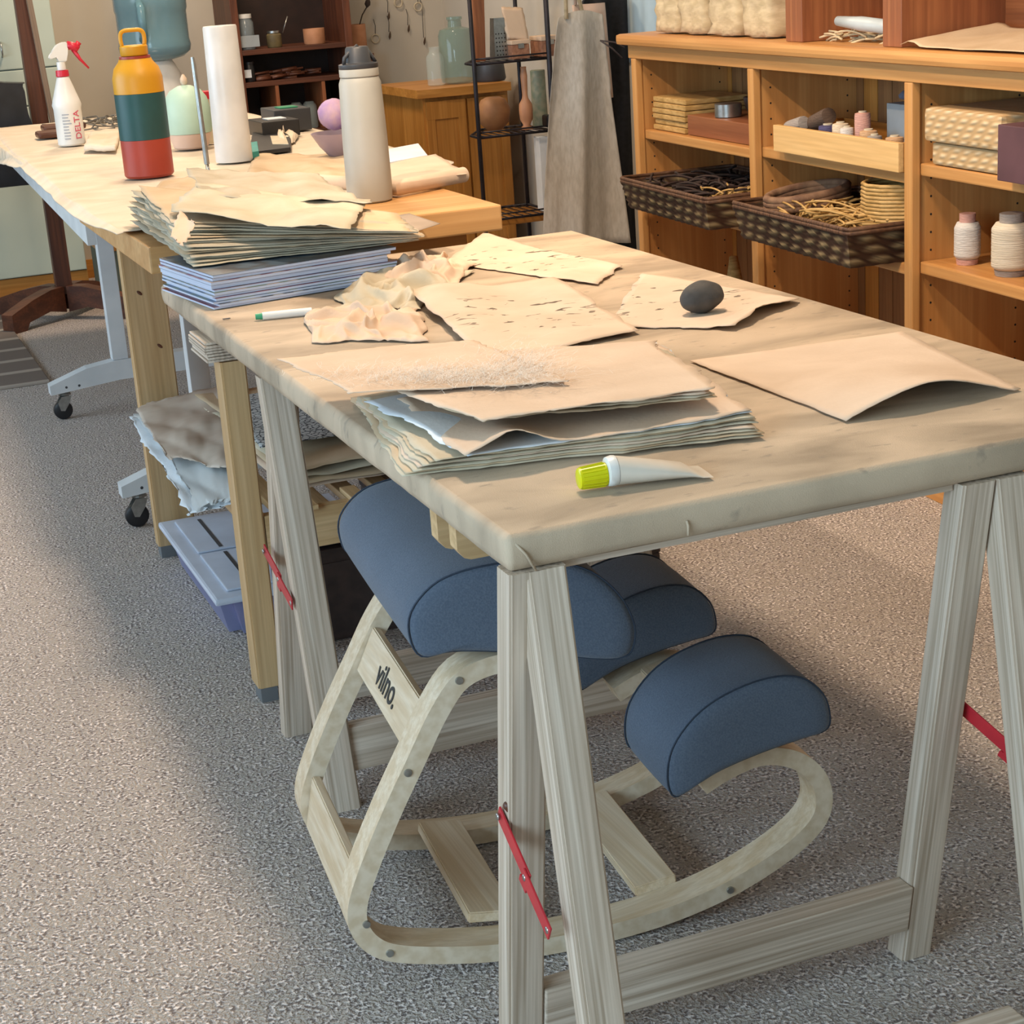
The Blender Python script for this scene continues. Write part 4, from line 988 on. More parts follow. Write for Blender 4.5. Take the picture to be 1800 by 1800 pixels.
# bay C lower: jars of twine
def twine(s, d, r, h, m, label, base):
    t = thing('twine_spool', label, 'spool', on(s, d, .5585), 'twine spools in the right bay')
    bm = nb(); lathe(bm, on(s, d, .5585), [(r*.8, 0), (r*.85, .012)], 20); obj('spool_base', bm, base, t, True, autos=40)
    bm = nb(); pr = [(r*.8, .0125), (r, .02)]+[(r*(1+.012*(k % 2)), .02+(h-.04)*k/18) for k in range(1, 18)]+[(r, h-.02), (r*.8, h-.008)]; lathe(bm, on(s, d, .5585), pr, 22); obj('twine', bm, m, t, True)
    bm = nb(); lathe(bm, on(s, d, .5585), [(r*.62, h-.0075), (r*.62, h+.012), (r*.3, h+.012)], 18); obj('core', bm, base, t, True, autos=40)
twine(1.875, .09, .030, .105, tm['white'], 'small spool of whitish pink twine on the right bay shelf', tm['pink'])
twine(1.70, .09, .043, .125, M('cream_twine', 'D9CDB8', 'C8BAA2', (20, 20, 500), .8, bmp=.5), 'large spool of cream twine at the right picture edge', tm['grey'])
lbox('plastic_canister', 'blue-grey translucent canister behind the twine spools', 'canister', 1.62, 1.80, .19, .29, .5585, .71, mt['bluegrey'], None, .012)
# bay lower: baskets
def basket(s0, s1, d0, d1, z0, z1, label):
    t = thing('wicker_basket', label, 'basket', on((s0+s1)/2, (d0+d1)/2, z0), 'dark wicker baskets')
    bm = nb(); tp = .018
    def ringq(z, e, n=0):
        return [on(s0+tp-e, d0+tp-e, z), on(s1-tp+e, d0+tp-e, z), on(s1-tp+e, d1-tp+e, z), on(s0+tp-e, d1-tp+e, z)]
    rows = []
    def outline(e, z):
        q = ringq(z, e); out = []
        for i in range(4):
            a, b = q[i], q[(i+1) % 4]; L = int((b-a).length/.012)
            for k in range(L): out.append(a.lerp(b, k/L))
        return out
    H = 10; nn = len(outline(0, 0)); base = outline(0, z0)
    O = []
    for j in range(H+1):
        f_ = j/H; q = ringq(z0+(z1-z0)*f_, tp*f_*1.0); out = []
        for i in range(4):
            a, b = q[i], q[(i+1) % 4]; L = int(([s1-s0, d1-d0, s1-s0, d1-d0][i])/.022)
            for k in range(L): out.append(a.lerp(b, k/L))
        cen = sum(out, V())/len(out); row = []
        for i, p in enumerate(out):
            dd = (p-cen); dd.z = 0; dd.normalize(); row.append(bm.verts.new(p+dd*(.0035 if (i+j) % 2 else -.0035)))
        O.append(row)
    n = len(O[0])
    for a, b in zip(O, O[1:]):
        for k in range(n): face(bm, [a[k], a[(k+1) % n], b[(k+1) % n], b[k]])
    face(bm, O[0][::-1])
    # inner skin
    I = [[bm.verts.new(v.co+((sum((w_.co for w_ in r_), V())/len(r_))-v.co).normalized()*.007) for v in r_] for r_ in (O[1], O[-1])]
    for k in range(n): face(bm, [I[0][(k+1) % n], I[0][k], I[1][k], I[1][(k+1) % n]]); face(bm, [O[-1][k], O[-1][(k+1) % n], I[1][(k+1) % n], I[1][k]])
    face(bm, I[0])
    obj('basket_body', bm, mt['wicker'], t, True, autos=60)
    bm = nb(); q = ringq(z1, tp+.001)
    for dz in (0, .009): tube(bm, sum([[q[i].lerp(q[(i+1) % 4], f_)+V((0, 0, dz)) for f_ in (.02, .25, .5, .75, .98)] for i in range(4)], []), .0058, 8, closed=True)
    obj('rim', bm, mt['wicker_rim'], t, True)
    return t
basket(2.83, 3.45, -.13, .25, .5405, .622, 'dark wicker basket holding dark scraps, in the leftmost bay')
basket(2.04, 2.66, -.13, .25, .5455, .632, 'dark wicker basket full of pale straw, in the middle bay')
def strands(name, s0, s1, d0, d1, z0, n, L, r, m, label, cat, spread=.4, lift=.05, seed=1):
    rnd = random.Random(seed); bm = nb()
    for k in range(n):
        p = on(rnd.uniform(s0, s1), rnd.uniform(d0, d1), z0+rnd.random()*lift); a = rnd.gauss(0, spread)+(0 if rnd.random() < .6 else 1.4); el = rnd.uniform(-.1, .35); pts = []
        for q in range(6):
            pts.append(p.copy()); p = p+(SD*math.cos(a)+DD*math.sin(a))*L/6*math.cos(el)+V((0, 0, math.sin(el)*L/6)); el -= .13
            loc = (p.dot(SD), p.dot(DD)-D0)
            if not (s0-.02 < loc[0] < s1+.02) or not (d0-.02 < loc[1] < d1+.02): break
        if len(pts) > 1: tube(bm, pts, r, 5)
    return tag(obj(name, bm, m, None, True), label, cat, kind='stuff')
strands('dark_scraps', 2.88, 3.40, -.09, .2, .585, 170, .16, .004, M('dark_fibre', '3A2620', '241814', 30, .8), 'dark brown bark and fibre scraps in the leftmost basket', 'fibre', lift=.05)
strands('twigs', 2.88, 3.02, -.08, .1, .60, 40, .12, .003, mt['straw2'], 'pale curled twigs at the front of the leftmost basket', 'twigs', lift=.04, seed=4)
strands('raffia', 2.10, 2.48, -.09, .12, .595, 170, .22, .003, mt['straw2'], 'heap of pale raffia strands in the middle basket', 'raffia', .5, .055, 9)
bm = nb()
for k in range(14):
    c = on(2.165, .09, .60+k*.0092); w_ = .105-.0012*k; tube(bm, [c+SD*w_*math.cos(x*.5236)+DD*.095*math.sin(x*.5236) for x in range(12)], .0052, 6, closed=True)
tag(obj('raffia_coil', bm, mt['straw2'], None, True), 'coiled bundle of pale cord standing in the middle basket', 'coil')
bm = nb()
for k in range(3):
    c = on(2.54, .03, .640+k*.012); tube(bm, [c+SD*(.085)*math.cos(x*.314)+DD*.11*math.sin(x*.314)+V((0, 0, .012*math.sin(x*.314))) for x in range(20)], .011, 8, closed=True)
tag(obj('bark_ring', bm, M('brown_bark', '8A6A50', '6A4C3A', 30, .8, bmp=.6), None, True), 'thick oval ring of brown bark at the left of the middle basket', 'ring')
bm = nb(); tube(bm, [on(2.36+.09*math.cos(x*.26), .16, .63+.115*math.sin(x*.26)) for x in range(13)], .003, 8); tag(obj('wire_hoop', bm, mt['metal'], None, True), 'thin wire hoop rising behind the raffia', 'hoop')
# under the shelves: Y-shaped branch, dark case
bm = nb(); tube(bm, [PY(1262, 478, 2.66), PY(1283, 442, 2.68), PY(1300, 470, 2.70), PY(1318, 500, 2.72)], [.008, .016, .012, .005], 8); tube(bm, [PY(1294, 460, 2.69), PY(1295, 495, 2.70)], [.009, .006], 8)
bm.free()
bm = nb(); c = on(2.92, .12, .14)
tube(bm, [on(3.22, .10, .110), on(3.18, .10, .28), on(3.15, .10, .40)], [.012, .016, .012], 8); tube(bm, [on(3.15, .10, .40), on(3.08, .09, .27), on(3.04, .08, .108)], [.014, .018, .009], 8)
tag(obj('forked_branch', bm, mt['straw2'], None, True), 'pale forked branch standing in the lower left bay of the bookshelf', 'branch')
# on top of the bookshelf
for k, (s, w_, h_) in enumerate(((3.44, .17, .20), (3.25, .19, .24), (3.04, .20, .22), (2.83, .19, .23))):
    bm = nb(); c = on(s, .13, 1.0465); bmesh.ops.create_icosphere(bm, subdivisions=4, radius=1)
    for v in bm.verts:
        q = v.co.copy(); m1 = max(abs(q.x), abs(q.y), abs(q.z)); q = q.lerp(q/m1, .8)
        kx = 1+.10*nz(q.x*2+k, q.y*2, q.z*3)+.03*math.sin(q.z*14+k)
        v.co = c+SD*q.x*w_*.5*kx+DD*q.y*.10*kx+V((0, 0, (q.z+.97)*h_*.55))
    for v in bm.verts: v.co.z = max(v.co.z, 1.0468)
    tag(obj('linen_bundle', bm, mt['linen2'], None, True), 'pale beige linen bundle on the bookshelf, %s' % ['first from its left end', 'second from its left end', 'third from its left end', 'next to the wooden crate'][k], 'bundle', 'linen bundles on the bookshelf')
cr = thing('wooden_crate', 'open reddish wooden crate shelf standing on top of the bookshelf', 'crate', on(2.2, .16, 1.0465))
for s0, s1 in ((2.515, 2.605), (2.03, 2.115), (1.35, 1.435)): sb_box(s0, s1, .01, .30, 1.0468, 1.40, 'crate_side', mt['red_z'], cr)
sb_box(1.4355, 2.0295, .285, .30, 1.0468, 1.40, 'crate_back', mt['red_y'], cr, 0); sb_box(2.1155, 2.5145, .285, .30, 1.0468, 1.40, 'crate_back', mt['red_y'], cr, 0)
sb_box(1.35, 2.605, .01, .30, 1.4005, 1.42, 'crate_top', mt['red_y'], cr)
bm = nb(); a = on(2.16, .08, 1.082); b = on(2.40, .05, 1.098); tube(bm, [a, a.lerp(b, .6), a.lerp(b, .7), b], [.017, .018, .016, .012], 14); tag(obj('lying_bottle', bm, M('pale_blue_white_bottle', 'B8C2C4', None, 10, .4), None, True), 'pale blue-white small bottle lying in the crate', 'bottle')
strands('folded_net', 2.145, 2.48, .04, .2, 1.052, 60, .15, .003, mt['linen2'], 'rumpled beige net lying in the crate under the pale bottle', 'net', lift=.012, seed=12)
bmq = [on(1.45, .0, 1.052), on(2.02, .0, 1.052), on(2.02, .24, 1.075), on(1.45, .24, 1.075)]
sheet('brown_paper', bmq, mt['paper2'], 'tan brown paper with curled edge in the right part of the crate', 'paper', amp=.003, seed=6, fold=lambda u, v: .012*math.exp(-((u-.93)/.05)**2), n=20)

# ================================================================== back of the room
# pale cabinet at left
pc = thing('wall_cabinet', 'pale green painted cupboard against the back wall at the left', 'cabinet', (.0, 6.6, 0))
bm = nb(); box(bm, (-.9, 6.45, .085), (.478, YB-.001, 2.2)); obj('carcass', bm, mt['paleg'], pc)
bm = nb(); box(bm, (-.9, 6.44, 0), (.478, YB-.016, .0845)); obj('toe_kick', bm, mt['cab_x'], pc)
for x0, x1 in ((-.85, -.42), (-.41, .005), (.015, .475)):
    for z0, z1 in ((.09, .815), (.82, .97), (.975, 2.1)):
        bm = nb(); box(bm, (x0, 6.425, z0), (x1, 6.449, z1), 0, .004); dr = obj('door', bm, mt['paleg'], pc)
        if z0 > .8:
            bm = nb(); zz = (z0+z1)/2 if z1 < 1 else 1.06; tube(bm, [V(((x0+x1)/2, 6.424, zz+.03)), V(((x0+x1)/2, 6.40, zz+.02)), V(((x0+x1)/2, 6.40, zz-.02)), V(((x0+x1)/2, 6.424, zz-.03))], .004, 6); obj('handle', bm, mt['metal'], dr, True)
# low box seat
lb = thing('low_chest', 'low dark green chest with wooden top near the back wall', 'chest', (.62, 6.2, 0))
bm = nb(); box(bm, (.50, 6.07, 0), (.735, 6.40, .205)); obj('chest_body', bm, M('dark_green_grey', '5C6458', '545C50', 10, .7), lb)
bm = nb(); box(bm, (.49, 6.06, .2055), (.745, 6.41, .232), 0, .004); obj('chest_top', bm, mt['cab_x'], lb)
# easel
ez = V((.285, 5.78, 0))
et = thing('studio_easel', 'dark reddish brown wooden pedestal easel behind the white table', 'easel', ez)
bar('post', ez+V((0, 0, .10)), ez+V((-.0, .0, 1.5)), .065, .05, mt['dark_z'], et)
for dx, dy in ((-.26, -.20), (.26, -.22), (.2, .25), (-.24, .24)):
    bm = nb(); d = V((dx, dy, 0)); L = d.length; d.normalize(); s_ = V((-d.y, d.x, 0))*.03
    P_ = [(0.03, .03), (.03, .135), (.10, .135), (.20, .115), (L-.03, .085), (L, .075), (L, .0), (L-.07, .0), (L-.09, .03), (.12, .05)]
    prism(bm, [ez+d*a+V((0, 0, b))-s_ for a, b in P_], s_*2); obj('foot', bm, mt['dark_x'], et)
bm = nb(); lathe(bm, ez+V((.04, -.03, .60)), [(.02, 0), (.05, .005), (.05, .025), (.02, .03)], 20, 0, (0, -1, 0), True, 1, 2.2); obj('clamp', bm, mt['dark_z'], et, True, autos=40)
bar('support_rod', (.335, 5.70, .60), (.29, 5.72, 1.5), .022, .022, wood('grey_brown_rod', '8A7460', '766250', 'z'), et)
bm = nb(); prism(bm, catmull([V((-.5, 5.66, .58)), V((-.1, 5.66, .565)), PY(40, 326, 5.66), PY(84, 322, 5.66), PY(98, 300, 5.66), PY(72, 250, 5.66), PY(50, 200, 5.66), PY(40, 152, 5.66), PY(10, 146, 5.66), V((-.5, 5.66, 1.03))], 4, True), (0, .02, .004)); obj('drawing_board', bm, mt['black'], et)
# water cooler
wc = thing('water_cooler', 'white water cooler with big blue bottle against the back wall', 'water cooler', (.87, 6.28, 0))
bm = nb(); box(bm, (.75, 6.14, 0), (1.0, 6.42, .80), 0, .02); obj('cabinet', bm, mt['paper3'], wc)
bm = nb(); lathe(bm, (.868, 6.28, .8005), [(.125, 0), (.12, .03), (.105, .10), (.08, .15), (.07, .165)], 26); obj('dispenser_bowl', bm, mt['white'], wc, True, autos=40)
bm = nb(); lathe(bm, (.872, 6.28, .967), [(.07, 0), (.12, .012), (.15, .035), (.155, .06), (.150, .085), (.150, .20), (.155, .215), (.155, .38), (.12, .42), (.06, .43)], 30); jg = obj('water_bottle', bm, mt['bluejug'], wc, True, autos=50)
bm = nb(); tube(bm, [V((.80, 6.135, 1.06)), V((.80, 6.11, 1.08)), V((.80, 6.11, 1.19)), V((.80, 6.135, 1.21))], .018, 10); obj('bottle_handle', bm, mt['bluejug'], jg, True)
# hutch
hx0, hx1, hy = 1.24, 1.79, 6.38
ht = thing('hutch', 'dark brown wooden hutch with open shelves against the back wall', 'hutch', ((hx0+hx1)/2, 6.55, 0))
for x in (hx0, hx1-.035): bm = nb(); box(bm, (x, hy, 0), (x+.035, 6.72, 1.5), 0, .003); obj('side_panel', bm, mt['dark_z'], ht)
bm = nb(); box(bm, (hx0+.0355, 6.70, 0), (hx1-.0355, 6.72, 1.5)); obj('back_panel', bm, M('very_dark_wood', '2C1A14', '22130E', 20, .5), ht)
zsh = [PY(500, 83, hy).z, PY(500, 140, hy).z, .60, .30]
for z_ in zsh: bm = nb(); box(bm, (hx0+.0355, hy+.002, z_-.022), (hx1-.0355, 6.6995, z_), 0, .002); obj('shelf', bm, mt['dark_x'], ht)
for px in (490, 572):
    x = PY(px, 180, hy).x; bm = nb(); box(bm, (x-.008, hy+.004, zsh[2]+.0005), (x+.008, 6.6995, zsh[1]-.0225)); obj('divider', bm, mt['red_z'], ht)
def jar(name, px, z0, r, h, m, lidm, label, y=hy+.06, lid_r=.8):
    x = PY(px, 100, y).x; t = thing(name, label, 'jar', (x, y, z0), 'jars on the dark hutch')
    bm = nb(); lathe(bm, (x, y, z0+.0005), [(r*.9, 0), (r, .004), (r, h*.78), (r*lid_r, h*.86), (r*lid_r, h*.9)], 18); obj('jar_body', bm, m, t, True, autos=45)
    bm = nb(); lathe(bm, (x, y, z0+h*.9+.001), [(r*lid_r*1.05, 0), (r*lid_r*1.05, h*.12), (r*.3, h*.125)], 18); obj('lid', bm, lidm, t, True, autos=40)
jar('glass_jar', 437, zsh[0], .037, .15, glassy('smoky_glass', '8A9498', .6, .1), mt['white'], 'dim glass jar with white lid and label on the upper hutch shelf')
simple_box('jar_label', None, None, [V((PY(424, 70, hy).x, hy+.022, 0)), V((PY(458, 70, hy).x, hy+.022, 0)), V((PY(424, 70, hy).x, hy+.0235, 0))], .05, mt['bluegrey'], zsh[0]+.012, bev=0, parent=bpy.data.objects['glass_jar'])
jar('brown_jar', 485, zsh[0], .034, .07, M('olive_jar', '5A5038', '7A6C48', 20, .5), mt['metal'], 'small olive brown jar in the middle of the upper hutch shelf')
bm = nb(); c = PY(497, 60, hy+.06); tube(bm, [V((c.x, c.y, zsh[0]+.06)), V((c.x+.03, c.y, zsh[0]+.13))], .003, 6); tag(obj('thin_spoon', bm, mt['metal'], None, True), 'thin metal spoon leaning out of the olive jar', 'spoon')
c = PY(552, 60, hy+.06); bm = nb(); lathe(bm, (c.x, c.y, zsh[0]+.0005), [(.046, 0), (.049, .004), (.049, .068), (.046, .068), (.044, .008)], 20); tag(obj('terracotta_pot', bm, mt['terr'], None, True, autos=40), 'tan cylindrical pot at the right of the upper hutch shelf', 'pot')
jar('dark_bottle', 436, zsh[1], .025, .085, mt['black'], mt['black'], 'dark bottle with small white label on the middle hutch shelf')
simple_box('bottle_label', None, None, [V((PY(428, 110, hy).x, hy+.033, 0)), V((PY(443, 110, hy).x, hy+.033, 0)), V((PY(428, 110, hy).x, hy+.0345, 0))], .035, mt['paper_white'], zsh[1]+.02, bev=0, parent=bpy.data.objects['dark_bottle'])
bm = nb()
for k in range(22):
    x = random.uniform(PY(455, 100, hy).x, PY(580, 100, hy).x-.07); z_ = zsh[1]+.004+random.random()*.035; tube(bm, [V((x-.02, hy+.04+random.random()*.06, z_)), V((x+.05, hy+.06, z_+random.uniform(-.002, .008)))], random.uniform(.004, .009), 6)
tag(obj('bark_pieces', bm, mt['dark_x'], None, True), 'heap of brown bark pieces on the middle hutch shelf', 'bark', kind='stuff')
for k, px in enumerate((522, 545)):
    c = PY(px, 200, hy+.08); bm = nb(); lathe(bm, (c.x, c.y, zsh[2]+.0005), [(.03, 0), (.034, .01), (.034, .10), (.02, .12)], 16); tag(obj('glass_jar', bm, mt['glass'], None, True, autos=45), ['dim glass jar in the lower hutch compartment, left one', 'dim glass jar in the lower hutch compartment, right one'][k], 'jar', 'jars on the dark hutch')
c = PY(612, 40, 6.6); c.x = max(c.x, 1.862)
st_ = thing('plant_stand', 'slim tan pot with a dried stalk right of the hutch', 'pot', (c.x, 6.6, 0))
bm = nb(); box(bm, (c.x-.06, 6.5, 0), (c.x+.06, 6.72, PY(612, 95, 6.6).z), 0, .003); obj('stand', bm, mt['dark_z'], st_)
zp = PY(612, 95, 6.6).z; bm = nb(); lathe(bm, (c.x-.0, 6.6, zp+.0005), [(.055, 0), (.058, .004), (.058, .13), (.054, .13), (.052, .008)], 20); obj('pot', bm, mt['terr'], st_, True, autos=40)
bm = nb(); a = V((c.x+.03, 6.6, zp+.12)); tube(bm, [a, a+V((.02, 0, .05)), a+V((.05, 0, .09))], .003, 6); lathe(bm, a+V((.045, 0, .08)), [(.002, 0), (.014, .015), (.012, .03), (.002, .045)], 10, 0, (.3, 0, 1)); obj('dried_stalk', bm, M('dark_dried_leaf', '3A2E26', None, 20, .8), st_, True)
# hanging wall ornaments
for k, (px, py, L, lf_) in enumerate(((682, 28, .0, 1), (684, 62, .0, 1), (717, 50, .0, 1), (745, 72, .10, 1), (735, 12, .05, 0), (700, 5, .06, 0), (660, 68, .0, 0))):
    c = PY(px, py, YB-.012); t = thing('wall_ornament', 'small dried %s hanging on the beige wall, %s' % (['pale seed ring', 'dark leaf'][lf_], ['upper one near the grey flask', 'lower one left', 'lower one centre', 'on a long thread at the right', 'upper right pale one', 'uppermost at the centre', 'low pale one above the flask'][k]), 'ornament', c, 'dried ornaments on the back wall')
    bm = nb(); tube(bm, [c+V((0, 0, .015)), c+V((.004, 0, .06+L)), c+V((0, 0.006, .09+L))], .0015, 5); obj('thread', bm, mt['charcoal'], t, True)
    if lf_: bm = nb(); lathe(bm, c+V((0, 0, -.02)), [(.001, 0), (.010, .012), (.008, .026), (.001, .04)], 10, 0, (.2, 0, 1), True, 1, .35); obj('leaf', bm, M('leaf_%d' % k, '5A4636', None, 20, .8), t, True)
    else: bm = nb(); tube(bm, [c+V((.02*math.cos(x*.6), 0, .02*math.sin(x*.6))) for x in range(10)], .0035, 6, closed=True); obj('seed_ring', bm, mt['paper3'], t, True)
# pine cabinet
cx0, cx1, cy0, cy1, cz = 1.835, 2.22, 5.60, 6.15, .752
ct = thing('pine_cabinet', 'honey pine corner cabinet with panelled doors by the back wall', 'cabinet', ((cx0+cx1)/2, (cy0+cy1)/2, 0))
bm = nb(); box(bm, (cx0, cy0, .0), (cx1, cy1, cz)); obj('carcass', bm, mt['cab_z'], ct)
bm = nb(); prism(bm, catmull([V((cx0-.03, cy0-.03, cz+.0005)), V((cx0+.15, cy0-.05, cz+.0005)), V((cx1, cy0-.05, cz+.0005))], 4)+[V((cx1, cy1, cz+.0005)), V((cx0-.03, cy1, cz+.0005))], (0, 0, .035)); obj('cabinet_top', bm, mt['cab_x'], ct)
for x0, x1 in ((cx0+.01, cx0+.185), (cx0+.195, cx1-.01)):
    bm = nb(); 
    for a, b in (((x0, .03), (x1, .09)), ((x0, .66), (x1, .735)), ((x0, .09), (x0+.035, .66)), ((x1-.035, .09), (x1, .66))): box(bm, (a[0], cy0-.018, a[1]), (b[0], cy0-.0005, b[1]), 0, .001)
    box(bm, (x0+.035, cy0-.008, .09), (x1-.035, cy0-.0005, .66)); obj('door', bm, mt['cab_z'], ct)
zc_ = cz+.0365
bm = nb(); bottle_x = PY(803, 100, 5.75).x; lathe(bm, (bottle_x, 5.75, zc_), [(.05, 0), (.072, .008), (.075, .03), (.075, .20), (.066, .225), (.03, .235), (.028, .262), (.034, .266), (.034, .276), (.02, .278)], 26); tag(obj('glass_demijohn', bm, mt['glassg'], None, True, autos=45), 'large square-shouldered greenish glass jar on the pine cabinet', 'glass jar')
bm = nb(); xx = PY(775, 100, 5.72).x-.025; lathe(bm, (xx, 5.73, zc_), [(.03, 0), (.038, .005), (.038, .12), (.022, .14), (.022, .155), (.026, .16)], 22); tag(obj('glass_bottle', bm, mt['glass'], None, True, autos=45), 'smaller clear glass jar left of the big greenish jar', 'glass jar')
bm = nb(); lathe(bm, (bottle_x+.13, 5.70, zc_), [(.06, 0), (.066, .01), (.06, .07), (.03, .08)], 20); tag(obj('dark_pot', bm, mt['charcoal'], None, True, autos=45), 'dark squat pot on the pine cabinet behind the wire rack', 'pot')

# wire rack
ry0, ry1, rx0, rx1 = 5.0, 5.32, 1.855, 2.17
wr = thing('wire_rack', 'black iron wire shelving rack in front of the pine cabinet', 'rack', ((rx0+rx1)/2, (ry0+ry1)/2, 0))
for x in (rx0, rx1):
    for y in ((ry0,) if x == rx0 else (ry0, ry1)): bm = nb(); tube(bm, [V((x, y, 0)), V((x, y, 1.55))], .009, 8); obj('upright', bm, mt['iron'], wr, True)
zr = [.905, .625, .30, 1.25]
for z_ in zr:
    bm = nb(); tube(bm, [V((rx0, ry0, z_)), V((rx1, ry0, z_)), V((rx1, ry1, z_)), V((rx0+.12, ry1, z_)), V((rx0+.01, ry0+.12, z_))], .0055, 6, closed=True); tube(bm, [V((rx0, ry0, z_+.02)), V((rx1, ry0, z_+.02))], .0035, 6)
    for k in range(1, 9): x = rx0+(rx1-rx0)*k/9; tube(bm, [V((x, ry0, z_+.001)), V((x, min(ry1, ry0+.12+.20*(x-rx0)/.12), z_+.001))], .0025, 5)
    obj('wire_shelf', bm, mt['iron'], wr, True)
bm = nb(); box(bm, (rx0+.04, ry0+.05, .30-.035), (rx1, ry1-.02, .294), 0, .003); obj('lower_board', bm, mt['cab_x'], wr)
z0 = zr[0]+.0045
bm = nb(); a = V((rx0+.022, ry0+.06, z0+.002)); obox(bm, a, (.052, .0, .0), (0, .02, 0), (.035, .04, .42), 0, .004); tag(obj('driftwood_board', bm, mt['red_z']), 'long reddish brown board leaning on the wire rack', 'board')
gx = PY(876, 70, 5.1).x
gr = thing('grater', 'shiny box grater standing on the wire rack', 'grater', (gx, 5.1, z0))
bm = nb(); hexa(bm, [V((gx-.03, 5.07, z0)), V((gx+.03, 5.07, z0)), V((gx+.03, 5.13, z0)), V((gx-.03, 5.13, z0)), V((gx-.022, 5.08, z0+.16)), V((gx+.022, 5.08, z0+.16)), V((gx+.022, 5.12, z0+.16)), V((gx-.022, 5.12, z0+.16))]); obj('grater_body', bm, mt['metal'], gr)
bm = nb()
for i in range(4):
    for j in range(8): lathe(bm, V((gx-.018+i*.012, 5.0705+j*.0014, z0+.02+j*.016)), [(.0001, 0), (.003, .0005), (.003, .0015)], 6, 0, (0, -1, 0))
obj('grating_hole', bm, mt['ink'], gr)
for k, (px, w_, h_) in enumerate(((912, .075, .055), (965, .08, .06))):
    x = PY(px, 80, 5.05).x; t = thing('wicker_box', ['small pinkish brown woven box with clasp on the wire rack', 'pinkish woven box half behind the rack post'][k], 'box', (x, 5.08, z0))
    bm = nb(); box(bm, (x-w_/2, 5.03, z0), (x+w_/2, 5.15, z0+h_), 0, .004); obj('box_body', bm, mt['tissue'] if False else M('pinkish_wicker_%d' % k, 'A8785C', '8C604A', 60, .7, bmp=.5), t)
    bm = nb(); box(bm, (x-w_/2-.002, 5.028, z0+h_+.0005), (x+w_/2+.002, 5.152, z0+h_+.018), 0, .004); obj('lid', bm, mt['tissue'], t)
    bm = nb(); box(bm, (x-.012, 5.024, z0+h_-.014), (x+.012, 5.029, z0+h_+.004)); obj('clasp', bm, mt['metal'], t)
x = PY(900, 40, 5.1).x
sheet('leaning_booklet', [V((x-.04, 5.06, z0+.09)), V((x+.05, 5.06, z0+.075)), V((x+.05, 5.10, z0+.19)), V((x-.04, 5.10, z0+.2))], mt['paper'], 'cream booklet stacked above the woven box on the wire rack', 'booklet', amp=.003, seed=2, n=8, thick=.012)
z1 = zr[1]+.0045; x = PY(930, 230, 5.08).x
bm = nb(); lathe(bm, (x, 5.1, z1), [(.024, 0), (.026, .004), (.014, .018), (.026, .04), (.028, .075), (.026, .10), (.013, .122), (.011, .135), (.014, .21), (.011, .235), (.012, .245)], 20); tag(obj('wooden_pestle', bm, M('pinkish_wood', 'C48E6A', 'B07A58', (30, 30, 5), .5), None, True), 'turned pinkish wooden pestle standing on the rack', 'pestle')
x = PY(950, 160, 5.16).x; bm = nb(); lathe(bm, (x, 5.18, z1), [(.03, 0), (.032, .004), (.030, .22), (.028, .222)], 18); tag(obj('green_canister', bm, M('speckled_green', '7C8A74', 'A09C84', 40, .5), None, True, autos=40), 'speckled green tall canister behind the pestle', 'canister')
bm = nb(); box(bm, (x-.02, 5.06, z1), (x+.045, 5.12, z1+.05), 0, .01); tag(obj('black_gadget', bm, mt['black']), 'glossy black box on the rack beside the apron', 'gadget')
bm = nb(); xx = PY(868, 200, 5.2).x; lathe(bm, (xx, 5.2, z1+.001), [(.03, 0), (.06, .03), (.07, .08), (.05, .12), (.03, .13)], 22); tag(obj('round_reflection', bm, mt['reflection_solid'], None, True), 'round tan shape on the lower rack shelf, imitating a reflection on the cabinet', 'reflection_solid')  # solid shape standing in for a reflection on the cabinet
bm = nb(); xx = PY(985, 290, 5.05).x; box(bm, (2.12, 5.03, .305), (2.165, 5.09, .60), 0, .003); tag(obj('white_carton', bm, mt['paper_white']), 'narrow white carton standing on the lowest rack board', 'carton')
# floor things in front of the rack
simple_box('wooden_box', 'low tan wooden box on the floor in front of the rack', 'box', [V((1.78, 4.45, 0)), V((2.12, 4.42, 0)), V((1.80, 4.85, 0))], .16, mt['cab_x'], .0)
bm = nb(); bmesh.ops.create_icosphere(bm, subdivisions=3, radius=1)
for v in bm.verts: c = v.co.copy(); v.co = V((1.93, 4.60, .191))+V((c.x*.08, c.y*.07, c.z*.03*(1+.4*nz(c.x*3, c.y*3))))
tag(obj('red_cloth', bm, M('red_felt', 'B8303C', '8A2430', 20, .9), None, True), 'bundled red felt cloth on the tan box by the rack', 'cloth')
simple_box('black_tray', 'black tray with red lining lying in front of the apron', 'tray', [V((1.50, 3.80, 0)), V((1.82, 3.80, 0)), V((1.52, 4.12, 0))], .02, mt['black'], .16)
simple_box('red_lining', 'red felt square inside the black tray', 'felt', [V((1.52, 3.82, 0)), V((1.70, 3.82, 0)), V((1.54, 4.10, 0))], .006, mt['red'], .1805, bev=0)
simple_box('footstool', 'low red-brown box under the black tray', 'box', [V((1.50, 3.79, 0)), V((1.83, 3.79, 0)), V((1.52, 4.13, 0))], .159, mt['red_x'], .0)
bm = nb(); tube(bm, [V((1.66, 3.98, .20)), V((1.72, 4.0, .225)), V((1.80, 4.0, .215))], [.01, .025, .02], 10); tag(obj('green_glove', bm, M('dark_green_cloth', '1F5A3C', '174830', 20, .9), None, True), 'dark green cloth bundle lying on the black tray', 'cloth')

